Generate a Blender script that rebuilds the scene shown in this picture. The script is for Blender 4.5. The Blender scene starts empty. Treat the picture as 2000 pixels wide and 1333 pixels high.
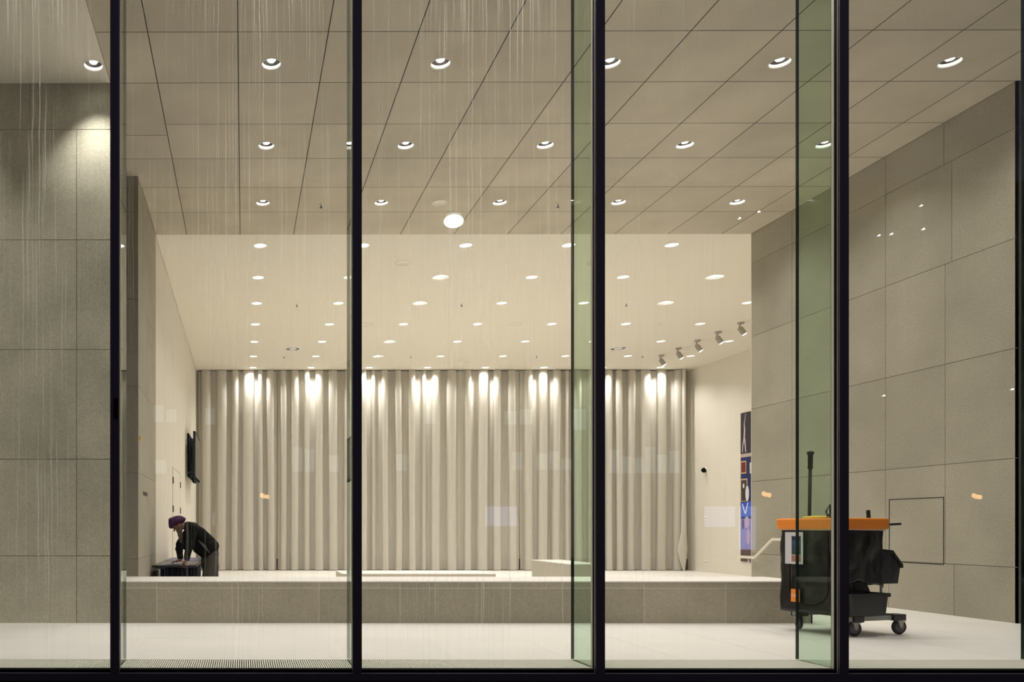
import bpy, bmesh, math, random
from mathutils import Vector, Matrix, noise
PI = math.pi
R = math.radians
random.seed(7)
sc = bpy.context.scene
C = sc.collection

def text_mesh(name, body, size, depth, mat, spacing=1.0):
    td = bpy.data.curves.new(name, 'FONT'); td.body = body; td.size = size; td.extrude = depth; td.space_character = spacing
    to = bpy.data.objects.new(name, td); C.objects.link(to)
    bpy.context.view_layer.update()
    me = bpy.data.meshes.new_from_object(to); bpy.data.objects.remove(to)
    o = bpy.data.objects.new(name, me); C.objects.link(o); me.materials.clear(); me.materials.append(mat)
    return o

# ------------------------------------------------------------------ camera, world, exposure
F, PSI, H = 1540.0, 0.0042, 1.067          # focal length in px (2000 wide), pan, eye height
PPX, PPY = 475.0 - F * math.tan(PSI), 1030.0
cam_d = bpy.data.cameras.new('camera')
cam_d.sensor_width = 36.0
cam_d.lens = F / 2000.0 * 36.0
cam_d.shift_x = (1000.0 - PPX) / 2000.0
cam_d.shift_y = (PPY - 666.5) / 2000.0
cam_d.clip_end = 300
cam = bpy.data.objects.new('camera', cam_d)
C.objects.link(cam)
cam.location = (0, 0, H)
cam.rotation_euler = (PI / 2, 0, PSI)
sc.camera = cam

w = bpy.data.worlds.new('night')
sc.world = w
w.use_nodes = True
w.node_tree.nodes['Background'].inputs[0].default_value = (0.50, 0.43, 0.68, 1)
w.node_tree.nodes['Background'].inputs[1].default_value = 0.20

sc.view_settings.view_transform = 'Standard'
sc.view_settings.look = 'None'
sc.view_settings.gamma = 1.0
sc.view_settings.use_curve_mapping = False
sc.view_settings.exposure = 0.0
sc.cycles.max_bounces = 10
sc.cycles.diffuse_bounces = 6
sc.cycles.glossy_bounces = 4
sc.cycles.transmission_bounces = 6
sc.cycles.transparent_max_bounces = 24
sc.cycles.sample_clamp_indirect = 6.0
sc.cycles.use_light_tree = True
sc.cycles.use_denoising = True

LIGHT_COL = (1.0, 0.96, 0.925)
SPOT_W = 128.0

# pixel -> place helpers (only used to compute real positions)
def PX(x, Y):
    t = (x - PPX) / F
    return Y * (t - PSI) / (1 + t * PSI)
def PZ(y, Y, X=0.0):
    return H + (PPY - y) / F * (Y - X * PSI)

# ------------------------------------------------------------------ materials
def new_mat(name):
    m = bpy.data.materials.new(name)
    m.use_nodes = True
    nt = m.node_tree
    return m, nt, nt.nodes['Principled BSDF'], nt.nodes['Material Output']

def simple(name, col, rough=0.5, metal=0.0, emit=None, es=1.0, bump=0.0, bscale=60, spec=0.5, var=0.0, vscale=5):
    m, nt, b, out = new_mat(name)
    b.inputs['Base Color'].default_value = (*col, 1)
    b.inputs['Roughness'].default_value = rough
    b.inputs['Metallic'].default_value = metal
    b.inputs['Specular IOR Level'].default_value = spec
    if emit:
        b.inputs['Emission Color'].default_value = (*emit, 1)
        b.inputs['Emission Strength'].default_value = es
    if var or bump:
        tc = nt.nodes.new('ShaderNodeTexCoord')
    if var:
        n = nt.nodes.new('ShaderNodeTexNoise'); n.inputs['Scale'].default_value = vscale
        n.inputs['Detail'].default_value = 6
        nt.links.new(tc.outputs['Object'], n.inputs['Vector'])
        mx = nt.nodes.new('ShaderNodeMix'); mx.data_type = 'RGBA'
        mx.inputs['A'].default_value = (*[c * (1 - var) for c in col], 1)
        mx.inputs['B'].default_value = (*[min(1, c * (1 + var)) for c in col], 1)
        nt.links.new(n.outputs['Fac'], mx.inputs['Factor'])
        nt.links.new(mx.outputs['Result'], b.inputs['Base Color'])
    if bump:
        n = nt.nodes.new('ShaderNodeTexNoise'); n.inputs['Scale'].default_value = bscale
        n.inputs['Detail'].default_value = 4
        nt.links.new(tc.outputs['Object'], n.inputs['Vector'])
        bp = nt.nodes.new('ShaderNodeBump'); bp.inputs['Strength'].default_value = bump
        bp.inputs['Distance'].default_value = 0.01
        nt.links.new(n.outputs['Fac'], bp.inputs['Height'])
        nt.links.new(bp.outputs['Normal'], b.inputs['Normal'])
    return m

def stone(name, col, dark=0.8, light=1.15, big=0.10, speck=0.10, rough=0.75, vein=0.0):
    """grainy cast stone; each panel carries its own tone in the attribute 'tone'"""
    m, nt, b, out = new_mat(name)
    L = nt.links
    tc = nt.nodes.new('ShaderNodeTexCoord')
    at = nt.nodes.new('ShaderNodeAttribute'); at.attribute_name = 'tone'
    n1 = nt.nodes.new('ShaderNodeTexNoise'); n1.inputs['Scale'].default_value = 1.3; n1.inputs['Detail'].default_value = 5
    n2 = nt.nodes.new('ShaderNodeTexNoise'); n2.inputs['Scale'].default_value = 62; n2.inputs['Detail'].default_value = 3
    n2.inputs['Roughness'].default_value = 0.8
    for n in (n1, n2):
        L.new(tc.outputs['Object'], n.inputs['Vector'])
    r1 = nt.nodes.new('ShaderNodeMapRange'); r1.inputs['From Min'].default_value = 0.3; r1.inputs['From Max'].default_value = 0.7
    r1.inputs['To Min'].default_value = 1 - big; r1.inputs['To Max'].default_value = 1 + big
    L.new(n1.outputs['Fac'], r1.inputs['Value'])
    r2 = nt.nodes.new('ShaderNodeMapRange'); r2.inputs['From Min'].default_value = 0.3; r2.inputs['From Max'].default_value = 0.7
    r2.inputs['To Min'].default_value = 1 - speck; r2.inputs['To Max'].default_value = 1 + speck
    L.new(n2.outputs['Fac'], r2.inputs['Value'])
    mu = nt.nodes.new('ShaderNodeMath'); mu.operation = 'MULTIPLY'
    L.new(r1.outputs['Result'], mu.inputs[0]); L.new(r2.outputs['Result'], mu.inputs[1])
    mu2 = nt.nodes.new('ShaderNodeMath'); mu2.operation = 'MULTIPLY'
    L.new(mu.outputs[0], mu2.inputs[0]); L.new(at.outputs['Fac'], mu2.inputs[1])
    v = nt.nodes.new('ShaderNodeVectorMath'); v.operation = 'SCALE'
    v.inputs[0].default_value = col
    L.new(mu2.outputs[0], v.inputs['Scale'])
    L.new(v.outputs['Vector'], b.inputs['Base Color'])
    b.inputs['Roughness'].default_value = rough
    b.inputs['Specular IOR Level'].default_value = 0.3
    bp = nt.nodes.new('ShaderNodeBump'); bp.inputs['Strength'].default_value = 0.15; bp.inputs['Distance'].default_value = 0.004
    L.new(n2.outputs['Fac'], bp.inputs['Height']); L.new(bp.outputs['Normal'], b.inputs['Normal'])
    return m

M = {}
M['ceil_stone'] = stone('ceiling stone panels', (0.545, 0.495, 0.388), big=0.09, speck=0.10)
M['wall_stone'] = stone('wall stone panels', (0.37, 0.347, 0.280), big=0.09, speck=0.20)
M['wall_stone_left'] = stone('left wall stone panels', (0.49, 0.465, 0.358), big=0.18, speck=0.22)
M['ledge_stone'] = stone('ledge stone', (0.43, 0.39, 0.295), big=0.08, speck=0.18)
M['bench_stone'] = stone('bench stone', (0.50, 0.465, 0.39), big=0.05, speck=0.06)
M['seam'] = simple('dark open joint', (0.03, 0.028, 0.025), 0.9)
M['grout'] = simple('pale grout', (0.72, 0.68, 0.58), 0.8)
M['floor'] = stone('pale stone floor', (0.80, 0.77, 0.72), big=0.035, speck=0.03, rough=0.42)
M['floor_joint'] = simple('floor joint', (0.92, 0.89, 0.82), 0.6)
M['plaster'] = simple('warm white plaster', (0.80, 0.755, 0.655), 0.85, var=0.015, vscale=2, spec=0.2)
M['plaster_wall'] = simple('white painted wall', (0.74, 0.705, 0.62), 0.8, var=0.015, vscale=2, spec=0.2)
M['frame'] = simple('dark bronze aluminium', (0.125, 0.105, 0.125), 0.45, 0.3)
M['frame_black'] = simple('black gasket', (0.004, 0.004, 0.004), 0.8, spec=0.1)
M['alu'] = simple('aluminium strip', (0.62, 0.58, 0.50), 0.45, 0.1)
M['white'] = simple('white enamel', (0.86, 0.84, 0.79), 0.5)
M['reflector'] = simple('dark reflector', (0.12, 0.11, 0.10), 0.25, 0.9)
M['lens'] = simple('lit lens', (1, 1, 1), 0.4, emit=(1, 0.97, 0.93), es=22)
M['lens_soft'] = simple('lit diffuser', (1, 1, 1), 0.4, emit=(1, 0.96, 0.88), es=2.6)
M['black_plastic'] = simple('black plastic', (0.010, 0.012, 0.0115), 0.36, bump=0.05, bscale=200)
M['black_fabric'] = simple('black coated cloth', (0.0085, 0.008, 0.007), 0.33, bump=0.9, bscale=11, var=0.3, vscale=6)
M['orange'] = simple('orange plastic', (1.0, 0.29, 0.028), 0.42, var=0.05)
M['yellow'] = simple('yellow plastic', (0.90, 0.55, 0.03), 0.4)
M['steel'] = simple('zinc plated steel', (0.50, 0.48, 0.43), 0.4, 0.15)
M['grey_tube'] = simple('grey powder coated tube', (0.38, 0.38, 0.34), 0.45, 0.0)
M['rubber'] = simple('grey rubber', (0.17, 0.16, 0.15), 0.6)
M['tyre'] = simple('dark rubber tyre', (0.045, 0.043, 0.042), 0.65)
M['paper'] = simple('white paper', (0.72, 0.70, 0.72), 0.4)
M['rail'] = simple('pale painted handrail', (0.80, 0.76, 0.65), 0.4)
M['hinge'] = simple('dark hinge metal', (0.05, 0.05, 0.05), 0.4, 0.5)
M['table_black'] = simple('black table', (0.006, 0.006, 0.008), 0.5)
M['table_top'] = simple('glossy grey glass top', (0.13, 0.125, 0.115), 0.38)
M['table_top_blue'] = simple('glossy blue glass top', (0.05, 0.052, 0.15), 0.32)
M['table_skirt'] = simple('navy table cloth', (0.004, 0.0045, 0.010), 0.85, bump=0.4, bscale=14, spec=.15)
M['skin'] = simple('brown skin', (0.25, 0.115, 0.07), 0.5, var=0.1, vscale=30)
M['jacket'] = simple('black jacket cloth', (0.0055, 0.0055, 0.0045), 0.8, spec=.15, bump=0.5, bscale=16, var=0.4, vscale=14)
M['trousers'] = simple('dark grey trousers', (0.060, 0.056, 0.047), 0.85, bump=0.5, bscale=12, var=0.4, vscale=28, spec=.2)
M['turban'] = simple('purple turban cloth', (0.050, 0.008, 0.060), 0.8, bump=0.3, bscale=30, var=0.2, vscale=12)
M['beard'] = simple('grey brown beard', (0.13, 0.10, 0.065), 0.9, bump=0.8, bscale=90, var=0.5, vscale=40)
M['stripe'] = simple('silver piping', (0.30, 0.29, 0.26), 0.5)
M['shoe'] = simple('black leather', (0.012, 0.011, 0.010), 0.4)
M['eye'] = simple('dark eye', (0.02, 0.015, 0.012), 0.15)
M['cloth_blue'] = simple('blue wiping cloth', (0.13, 0.20, 0.50), 0.85, bump=0.4, bscale=40)
M['screen'] = simple('dark screen', (0.10, 0.098, 0.088), 0.25)
M['panel_teal'] = simple('teal tinted panel', (0.010, 0.035, 0.038), 0.9, spec=.05)
M['yellow_mark'] = simple('yellow sign', (0.80, 0.45, 0.02), 0.5)
M['letters'] = simple('grey letters', (0.13, 0.11, 0.085), 0.5)
M['white_letters'] = simple('white print', (0.9, 0.88, 0.85), 0.5)

def curtain_mat():
    m, nt, b, out = new_mat('sheer beige curtain')
    L = nt.links
    b.inputs['Base Color'].default_value = (0.60, 0.545, 0.455, 1)
    b.inputs['Roughness'].default_value = 0.9
    b.inputs['Specular IOR Level'].default_value = 0.1
    tc = nt.nodes.new('ShaderNodeTexCoord')
    mp = nt.nodes.new('ShaderNodeMapping'); mp.inputs['Scale'].default_value = (60, 60, 3)
    n = nt.nodes.new('ShaderNodeTexNoise'); n.inputs['Scale'].default_value = 1; n.inputs['Detail'].default_value = 4
    L.new(tc.outputs['Object'], mp.inputs['Vector']); L.new(mp.outputs['Vector'], n.inputs['Vector'])
    mx = nt.nodes.new('ShaderNodeMix'); mx.data_type = 'RGBA'
    mx.inputs['A'].default_value = (0.68, 0.645, 0.575, 1); mx.inputs['B'].default_value = (0.80, 0.765, 0.695, 1)
    L.new(n.outputs['Fac'], mx.inputs['Factor']); L.new(mx.outputs['Result'], b.inputs['Base Color'])
    tr = nt.nodes.new('ShaderNodeBsdfTranslucent'); tr.inputs['Color'].default_value = (0.5, 0.45, 0.38, 1)
    m1 = nt.nodes.new('ShaderNodeMixShader'); m1.inputs[0].default_value = 0.06
    L.new(b.outputs[0], m1.inputs[1]); L.new(tr.outputs[0], m1.inputs[2])
    tp = nt.nodes.new('ShaderNodeBsdfTransparent')
    m2 = nt.nodes.new('ShaderNodeMixShader'); m2.inputs[0].default_value = 0.24
    L.new(m1.outputs[0], m2.inputs[1]); L.new(tp.outputs[0], m2.inputs[2])
    L.new(m2.outputs[0], out.inputs['Surface'])
    return m
M['curtain'] = curtain_mat()

def glass_mat(name, tint, streaks=False, refl=0.05, power=5.0):
    """thin architectural glass: Schlick reflection over tinted transparency, with dried drip marks on the pane"""
    m = bpy.data.materials.new(name); m.use_nodes = True
    nt = m.node_tree; nt.nodes.clear(); L = nt.links
    out = nt.nodes.new('ShaderNodeOutputMaterial')
    tp = nt.nodes.new('ShaderNodeBsdfTransparent'); tp.inputs['Color'].default_value = (*tint, 1)
    gl = nt.nodes.new('ShaderNodeBsdfGlossy'); gl.inputs['Roughness'].default_value = 0.0
    gl.inputs['Color'].default_value = (0.95, 1, 0.97, 1)
    lw = nt.nodes.new('ShaderNodeLayerWeight'); lw.inputs['Blend'].default_value = 0.5
    pw = nt.nodes.new('ShaderNodeMath'); pw.operation = 'POWER'; pw.inputs[1].default_value = power
    L.new(lw.outputs['Facing'], pw.inputs[0])
    ma = nt.nodes.new('ShaderNodeMath'); ma.operation = 'MULTIPLY_ADD'
    ma.inputs[1].default_value = 1 - refl; ma.inputs[2].default_value = refl
    L.new(pw.outputs[0], ma.inputs[0])
    mx = nt.nodes.new('ShaderNodeMixShader')
    L.new(ma.outputs[0], mx.inputs[0]); L.new(tp.outputs[0], mx.inputs[1]); L.new(gl.outputs[0], mx.inputs[2])
    last = mx
    if streaks:
        geo = nt.nodes.new('ShaderNodeNewGeometry')
        sep = nt.nodes.new('ShaderNodeSeparateXYZ'); L.new(geo.outputs['Position'], sep.inputs[0])
        # wobble x a little with height so that drips wander
        wob = nt.nodes.new('ShaderNodeTexNoise'); wob.inputs['Scale'].default_value = 2.2; wob.inputs['Detail'].default_value = 3
        L.new(geo.outputs['Position'], wob.inputs['Vector'])
        wa = nt.nodes.new('ShaderNodeMath'); wa.operation = 'MULTIPLY_ADD'; wa.inputs[1].default_value = 0.030
        L.new(wob.outputs['Fac'], wa.inputs[0]); L.new(sep.outputs['X'], wa.inputs[2])
        cb = nt.nodes.new('ShaderNodeCombineXYZ')
        sx = nt.nodes.new('ShaderNodeMath'); sx.operation = 'MULTIPLY'; sx.inputs[1].default_value = 140
        L.new(wa.outputs[0], sx.inputs[0]); L.new(sx.outputs[0], cb.inputs[0])
        sz = nt.nodes.new('ShaderNodeMath'); sz.operation = 'MULTIPLY'; sz.inputs[1].default_value = 0.45
        L.new(sep.outputs['Z'], sz.inputs[0]); L.new(sz.outputs[0], cb.inputs[2])
        n = nt.nodes.new('ShaderNodeTexNoise'); n.inputs['Scale'].default_value = 1.0; n.inputs['Detail'].default_value = 1.5
        L.new(cb.outputs[0], n.inputs['Vector'])
        th = nt.nodes.new('ShaderNodeMapRange'); th.inputs['From Min'].default_value = 0.575; th.inputs['From Max'].default_value = 0.68
        L.new(n.outputs['Fac'], th.inputs['Value'])
        # envelope across the facade
        rx = nt.nodes.new('ShaderNodeMapRange'); rx.inputs['From Min'].default_value = -2.0; rx.inputs['From Max'].default_value = 6.5
        L.new(sep.outputs['X'], rx.inputs['Value'])
        cr = nt.nodes.new('ShaderNodeValToRGB'); cr.color_ramp.interpolation = 'LINEAR'
        pts = [(-2.0, .3), (-1.75, .5), (-1.6, 1.0), (-1.4, 1.0), (-1.28, .35), (-.9, .25), (-.45, .25), (-.15, .7), (.2, .75), (.5, .4), (.8, .3),
               (1.2, .45), (1.5, .8), (1.95, .9), (2.25, .5), (2.7, .25), (3.2, .3), (3.6, .1), (4.4, .08), (5.0, .1), (6.3, .06)]
        els = cr.color_ramp.elements
        for i, (x, v) in enumerate(pts):
            e = els[i] if i < len(els) and i < 2 else els.new(0.5)
        for e, (x, v) in zip(els, pts):
            pass
        while len(els) > 2: els.remove(els[-1])
        els[0].position = (pts[0][0] + 2) / 8.5; els[0].color = (pts[0][1],) * 3 + (1,)
        els[1].position = (pts[-1][0] + 2) / 8.5; els[1].color = (pts[-1][1],) * 3 + (1,)
        for x, v in pts[1:-1]:
            e = els.new((x + 2) / 8.5); e.color = (v, v, v, 1)
        L.new(rx.outputs['Result'], cr.inputs['Fac'])
        # heavier at the top, thinning out downwards
        rz = nt.nodes.new('ShaderNodeMapRange'); rz.inputs['From Min'].default_value = 0.0; rz.inputs['From Max'].default_value = 5.0
        rz.inputs['To Min'].default_value = 0.30; rz.inputs['To Max'].default_value = 1.0
        L.new(sep.outputs['Z'], rz.inputs['Value'])
        m1 = nt.nodes.new('ShaderNodeMath'); m1.operation = 'MULTIPLY'
        L.new(th.outputs['Result'], m1.inputs[0]); L.new(cr.outputs['Color'], m1.inputs[1])
        m2 = nt.nodes.new('ShaderNodeMath'); m2.operation = 'MULTIPLY'
        L.new(m1.outputs[0], m2.inputs[0]); L.new(rz.outputs['Result'], m2.inputs[1])
        m3 = nt.nodes.new('ShaderNodeMath'); m3.operation = 'MULTIPLY'; m3.inputs[1].default_value = 0.36
        L.new(m2.outputs[0], m3.inputs[0])
        dirt = nt.nodes.new('ShaderNodeBsdfTranslucent'); dirt.inputs['Color'].default_value = (0.9, 0.88, 0.84, 1)
        mz = nt.nodes.new('ShaderNodeMixShader')
        L.new(m3.outputs[0], mz.inputs[0]); L.new(mx.outputs[0], mz.inputs[1]); L.new(dirt.outputs[0], mz.inputs[2])
        last = mz
    L.new(last.outputs[0], out.inputs['Surface'])
    return m
M['pane'] = glass_mat('facade glass with dried drips', (0.985, 0.99, 0.975), True, 0.035)
M['fin'] = glass_mat('green tinted fin glass', (0.815, 0.90, 0.825), False, 0.015, 6.5)
M['fin_edge'] = simple('dark green glass edge', (0.018, 0.040, 0.032), 0.15, spec=0.6)

# ------------------------------------------------------------------ mesh helpers
class MB:
    def __init__(s):
        s.bm = bmesh.new(); s.mats = []; s.tone = s.bm.faces.layers.float.new('tone'); s.mi = 0; s.t = 1.0; s.smooth = False
    def mat(s, m):
        if m not in s.mats: s.mats.append(m)
        s.mi = s.mats.index(m); return s
    def face(s, pts, smooth=None):
        vs = [p if isinstance(p, bmesh.types.BMVert) else s.bm.verts.new(p) for p in pts]
        try: f = s.bm.faces.new(vs)
        except ValueError: return None
        f.material_index = s.mi; f[s.tone] = s.t; f.smooth = s.smooth if smooth is None else smooth
        return f
    def box(s, x0, x1, y0, y1, z0, z1, mtx=None):
        P = [Vector(p) for p in ((x0,y0,z0),(x1,y0,z0),(x1,y1,z0),(x0,y1,z0),(x0,y0,z1),(x1,y0,z1),(x1,y1,z1),(x0,y1,z1))]
        if mtx: P = [mtx @ p for p in P]
        v = [s.bm.verts.new(p) for p in P]
        for q in ((0,3,2,1),(4,5,6,7),(0,1,5,4),(1,2,6,5),(2,3,7,6),(3,0,4,7)):
            s.face([v[i] for i in q], False)
        return v
    def ring(s, c, r, n, ax=None, ay=None, start=0):
        ax = ax or Vector((1,0,0)); ay = ay or Vector((0,1,0)); c = Vector(c)
        rx, ry = (r, r) if not isinstance(r, tuple) else r
        return [s.bm.verts.new(c + ax*rx*math.cos(start+2*PI*i/n) + ay*ry*math.sin(start+2*PI*i/n)) for i in range(n)]
    def bridge(s, a, b, smooth=True):
        n = len(a)
        for i in range(n):
            s.face([a[i], a[(i+1)%n], b[(i+1)%n], b[i]], smooth)
    def lathe(s, prof, c=(0,0,0), n=24, axis=None, cap0=False, cap1=False):
        """prof: list of (r, h) along axis"""
        ax = Vector(axis or (0,0,1)).normalized(); u = ax.orthogonal().normalized(); v = ax.cross(u); c = Vector(c)
        rings = [s.ring(c + ax*h, max(r, 1e-4), n, u, v) for r, h in prof]
        for a, b in zip(rings, rings[1:]): s.bridge(a, b)
        if cap0: s.face(list(reversed(rings[0])), False)
        if cap1: s.face(rings[-1], False)
        return rings
    def tube(s, pts, r, n=10, cap=True):
        pts = [Vector(p) for p in pts]; rs = r if isinstance(r, (list, tuple)) else [r]*len(pts)
        prev = None; rings = []; u = None
        for i, p in enumerate(pts):
            d = (pts[min(i+1, len(pts)-1)] - pts[max(i-1, 0)]).normalized()
            if u is None: u = d.orthogonal().normalized()
            u = (u - d*u.dot(d)).normalized(); v = d.cross(u)
            rings.append(s.ring(p, rs[i], n, u, v))
        for a, b in zip(rings, rings[1:]): s.bridge(a, b)
        if cap: s.face(list(reversed(rings[0])), False); s.face(rings[-1], False)
    def ell(s, c, r, rot=None, nu=20, nv=12):
        c = Vector(c); rings = []
        q = rot.to_matrix().to_4x4() if rot is not None else Matrix()
        for j in range(nv+1):
            th = PI*j/nv
            if j in (0, nv):
                rings.append([s.bm.verts.new(c + q @ Vector((0,0,r[2]*math.cos(th))))])
            else:
                rings.append([s.bm.verts.new(c + q @ Vector((r[0]*math.sin(th)*math.cos(2*PI*i/nu), r[1]*math.sin(th)*math.sin(2*PI*i/nu), r[2]*math.cos(th)))) for i in range(nu)])
        for j in range(nv):
            a, b = rings[j], rings[j+1]
            for i in range(nu):
                k = (i+1) % nu
                if len(a) == 1: s.face([a[0], b[i], b[k]], True)
                elif len(b) == 1: s.face([a[i], b[0], a[k]], True)
                else: s.face([a[i], b[i], b[k], a[k]], True)
    def cap(s, a, b, ra, rb, n=14):
        """closed tapered capsule"""
        a = Vector(a); b = Vector(b); d = b-a; L = d.length
        prof = []
        for k in range(5): t = PI/2*k/5; prof.append((ra*math.sin(t), -ra*math.cos(t)))
        prof.append((ra, 0)); prof.append((rb, L))
        for k in range(1, 6): t = PI/2*k/5; prof.append((rb*math.cos(t), L+rb*math.sin(t)))
        s.lathe(prof, a, n, d, True, True)
    def build(s, name, parent=None, bevel=0, remesh=0, smooth_it=0, normals=True):
        if normals: bmesh.ops.recalc_face_normals(s.bm, faces=s.bm.faces)
        me = bpy.data.meshes.new(name); s.bm.to_mesh(me); s.bm.free()
        for m in s.mats: me.materials.append(m)
        o = bpy.data.objects.new(name, me); C.objects.link(o)
        if parent: o.parent = parent
        if bevel:
            b = o.modifiers.new('bevel', 'BEVEL'); b.width = bevel; b.segments = 2; b.limit_method = 'ANGLE'
        if remesh:
            b = o.modifiers.new('remesh', 'REMESH'); b.mode = 'VOXEL'; b.voxel_size = remesh; b.use_smooth_shade = True
            if smooth_it:
                b = o.modifiers.new('smooth', 'SMOOTH'); b.iterations = smooth_it; b.factor = 0.5
        return o

def mb(m): return MB().mat(m)
def tag(o, label=None, cat=None, group=None, kind=None):
    if label: o['label'] = label
    if cat: o['category'] = cat
    if group: o['group'] = group
    if kind: o['kind'] = kind
    return o
def empty(name, loc=(0,0,0), rz=0.0):
    o = bpy.data.objects.new(name, None); C.objects.link(o); o.location = loc; o.rotation_euler = (0,0,rz); o.empty_display_size = 0.1
    return o
def struct(b, name, label=None, cat=None, **k):
    o = b.build(name, **k); o['kind'] = 'structure'
    if label: o['label'] = label
    if cat: o['category'] = cat
    return o
def copy_tree(o, parent=None):
    c = o.copy(); C.objects.link(c)
    if parent: c.parent = parent
    for ch in list(o.children): copy_tree(ch, c)
    return c

# ------------------------------------------------------------------ main dimensions (metres)
ZC = 6.0            # ceiling height
YG = 5.92           # facade glass
YD = 8.75           # front of the low ledge / ends of the flanking walls
YE = 13.30          # end of the stone ceiling
YB = 24.98          # back wall
XL, XR, XRW = -1.475, 8.55, 14.05
ZL = -0.30          # lower floor

# ------------------------------------------------------------------ downlight positions
def lx(k): return 0.30 + 1.8*k
stone_lights = [(lx(k), y) for y in (6.60, 8.40, 10.2, 12.0) for k in range(5)]
plain_light = (-1.60, 8.42)
rows = {13.83: range(5), 15.6: range(6), 17.4: range(7), 19.2: range(7), 21.0: range(8), 22.8: range(8), 24.42: range(8)}
wide = {(15.6, 2), (15.6, 5), (17.4, 2), (17.4, 5), (21.0, 2), (22.8, 2)}
white_lights = [(lx(k), y, (y, k) in wide) for y, ks in rows.items() for k in ks]

# ------------------------------------------------------------------ ceilings with real round openings
def holed(b, x0, x1, y0, y1, z, holes):
    """rectangle facing down with round holes; each hole gets its own cell"""
    if not holes:
        b.face([(x0,y0,z),(x0,y1,z),(x1,y1,z),(x1,y0,z)]); return
    if len(holes) == 1:
        cx, cy, r = holes[0]; n = 32
        angs = sorted(set([round(2*PI*i/n, 6) for i in range(n)] + [round(math.atan2(yy-cy, xx-cx) % (2*PI), 6) for xx in (x0,x1) for yy in (y0,y1)]))
        inn, outv = [], []
        for a in angs:
            c_, s_ = math.cos(a), math.sin(a)
            tx = ((x1-cx) if c_ > 0 else (x0-cx))/c_ if abs(c_) > 1e-9 else 1e9
            ty = ((y1-cy) if s_ > 0 else (y0-cy))/s_ if abs(s_) > 1e-9 else 1e9
            t = min(tx, ty)
            inn.append(b.bm.verts.new((cx+r*c_, cy+r*s_, z))); outv.append(b.bm.verts.new((cx+t*c_, cy+t*s_, z)))
        m = len(angs)
        for i in range(m):
            k = (i+1) % m
            b.face([inn[i], outv[i], outv[k], inn[k]])
        return
    hs = sorted(holes)
    if hs[-1][0]-hs[0][0] > 0.3:
        xs = sorted(set(h[0] for h in hs)); mid = (xs[0]+xs[1])/2
        holed(b, x0, mid, y0, y1, z, [h for h in hs if h[0] < mid]); holed(b, mid, x1, y0, y1, z, [h for h in hs if h[0] >= mid])
    else:
        ys = sorted(set(h[1] for h in hs)); mid = (ys[0]+ys[1])/2
        holed(b, x0, x1, y0, mid, z, [h for h in hs if h[1] < mid]); holed(b, x0, x1, mid, y1, z, [h for h in hs if h[1] >= mid])

RS = 0.100      # opening radius in the stone ceiling
RW = 0.112      # in the plaster ceiling
RWW = 0.165     # wide ones
GAP = 0.0045
b = MB()
b.mat(M['ceil_stone'])
xs = [-0.052 + 0.9*k for k in range(-5, 11)]
ys = [5.15, 6.05, 6.95, 7.85, 8.75, 9.65, 10.55, 11.45, 12.35, YE]
sl = [(x, y, RS) for x, y in stone_lights]
for j in range(len(ys)-1):
    y0, y1 = max(ys[j], 5.80), ys[j+1]
    if y1 < 5.9: continue
    for i in range(len(xs)-1):
        x0, x1 = xs[i], xs[i+1]
        if y1 <= YD + .01 or y0 >= 11.0:
            if x1 <= XL: continue
            if x0 < XL: x0 = XL
        if x0 >= XR and y0 >= YD - .01: continue
        if x1 > XR and y0 >= YD - .01: x1 = XR
        hs = [h for h in sl if x0 < h[0] < x1 and y0 < h[1] < y1]
        b.t = random.uniform(0.94, 1.06)
        # left strip is laid with its joint offset between the 4th and 5th row
        yy0, yy1 = y0, y1
        if x1 < -0.9 and abs(y1-9.65) < .01: yy1 = 9.92
        if x1 < -0.9 and abs(y0-9.65) < .01: yy0 = 9.92
        gx = 0.0045 if i % 2 else 0.006
        holed(b, x0+gx, x1-gx, yy0+GAP, yy1-GAP if y1 < YE else y1, ZC, hs)
# dark strips seen through the open joints
b.mat(M['seam']); b.t = 1
for x in xs + [XL]:
    b.box(x-.02, x+.02, 5.8, YE, ZC+.012, ZC+.02)
for y in ys[1:-1] + [9.92]:
    if y == 9.92: b.box(-3.5, -.95, y-.02, y+.02, ZC+.012, ZC+.02); continue
    b.box(-4.5, 9.5, y-.02, y+.02, ZC+.021, ZC+.03)
struct(b, 'ceiling', 'grainy stone panel ceiling with dark joints above the front hall', normals=False)

b = mb(M['plaster'])
holed(b, -4.5, XL, 5.8, YD, ZC, [(x, y, RS) for x in (-1.6, -3.4) for y in (6.6, 8.42)])
struct(b, 'ceiling', 'smooth cream plaster ceiling strip at the far left', normals=False)

b = mb(M['plaster'])
wl = [(x, y, RWW if wd else RW) for x, y, wd in white_lights]
holed_x = [XL] + [lx(k)+.9 for k in range(8)] + [XRW]
yl = list(rows.keys()); ycut = [YE] + [(a+c)/2 for a, c in zip(yl, yl[1:])] + [YB]
for j in range(len(ycut)-1):
    for i in range(len(holed_x)-1):
        x0, x1 = holed_x[i], holed_x[i+1]
        holed(b, x0, x1, ycut[j], ycut[j+1], ZC, [h for h in wl if x0 < h[0] < x1 and ycut[j] < h[1] < ycut[j+1]])
struct(b, 'ceiling', 'smooth cream plaster ceiling of the deep room', normals=False)
# roof slab above everything keeps the night out
b = mb(M['seam']); b.box(-4.6, 14.4, 5.8, 25.2, ZC+.25, ZC+.35)
struct(b, 'ceiling', 'roof slab above the lamps')

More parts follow.
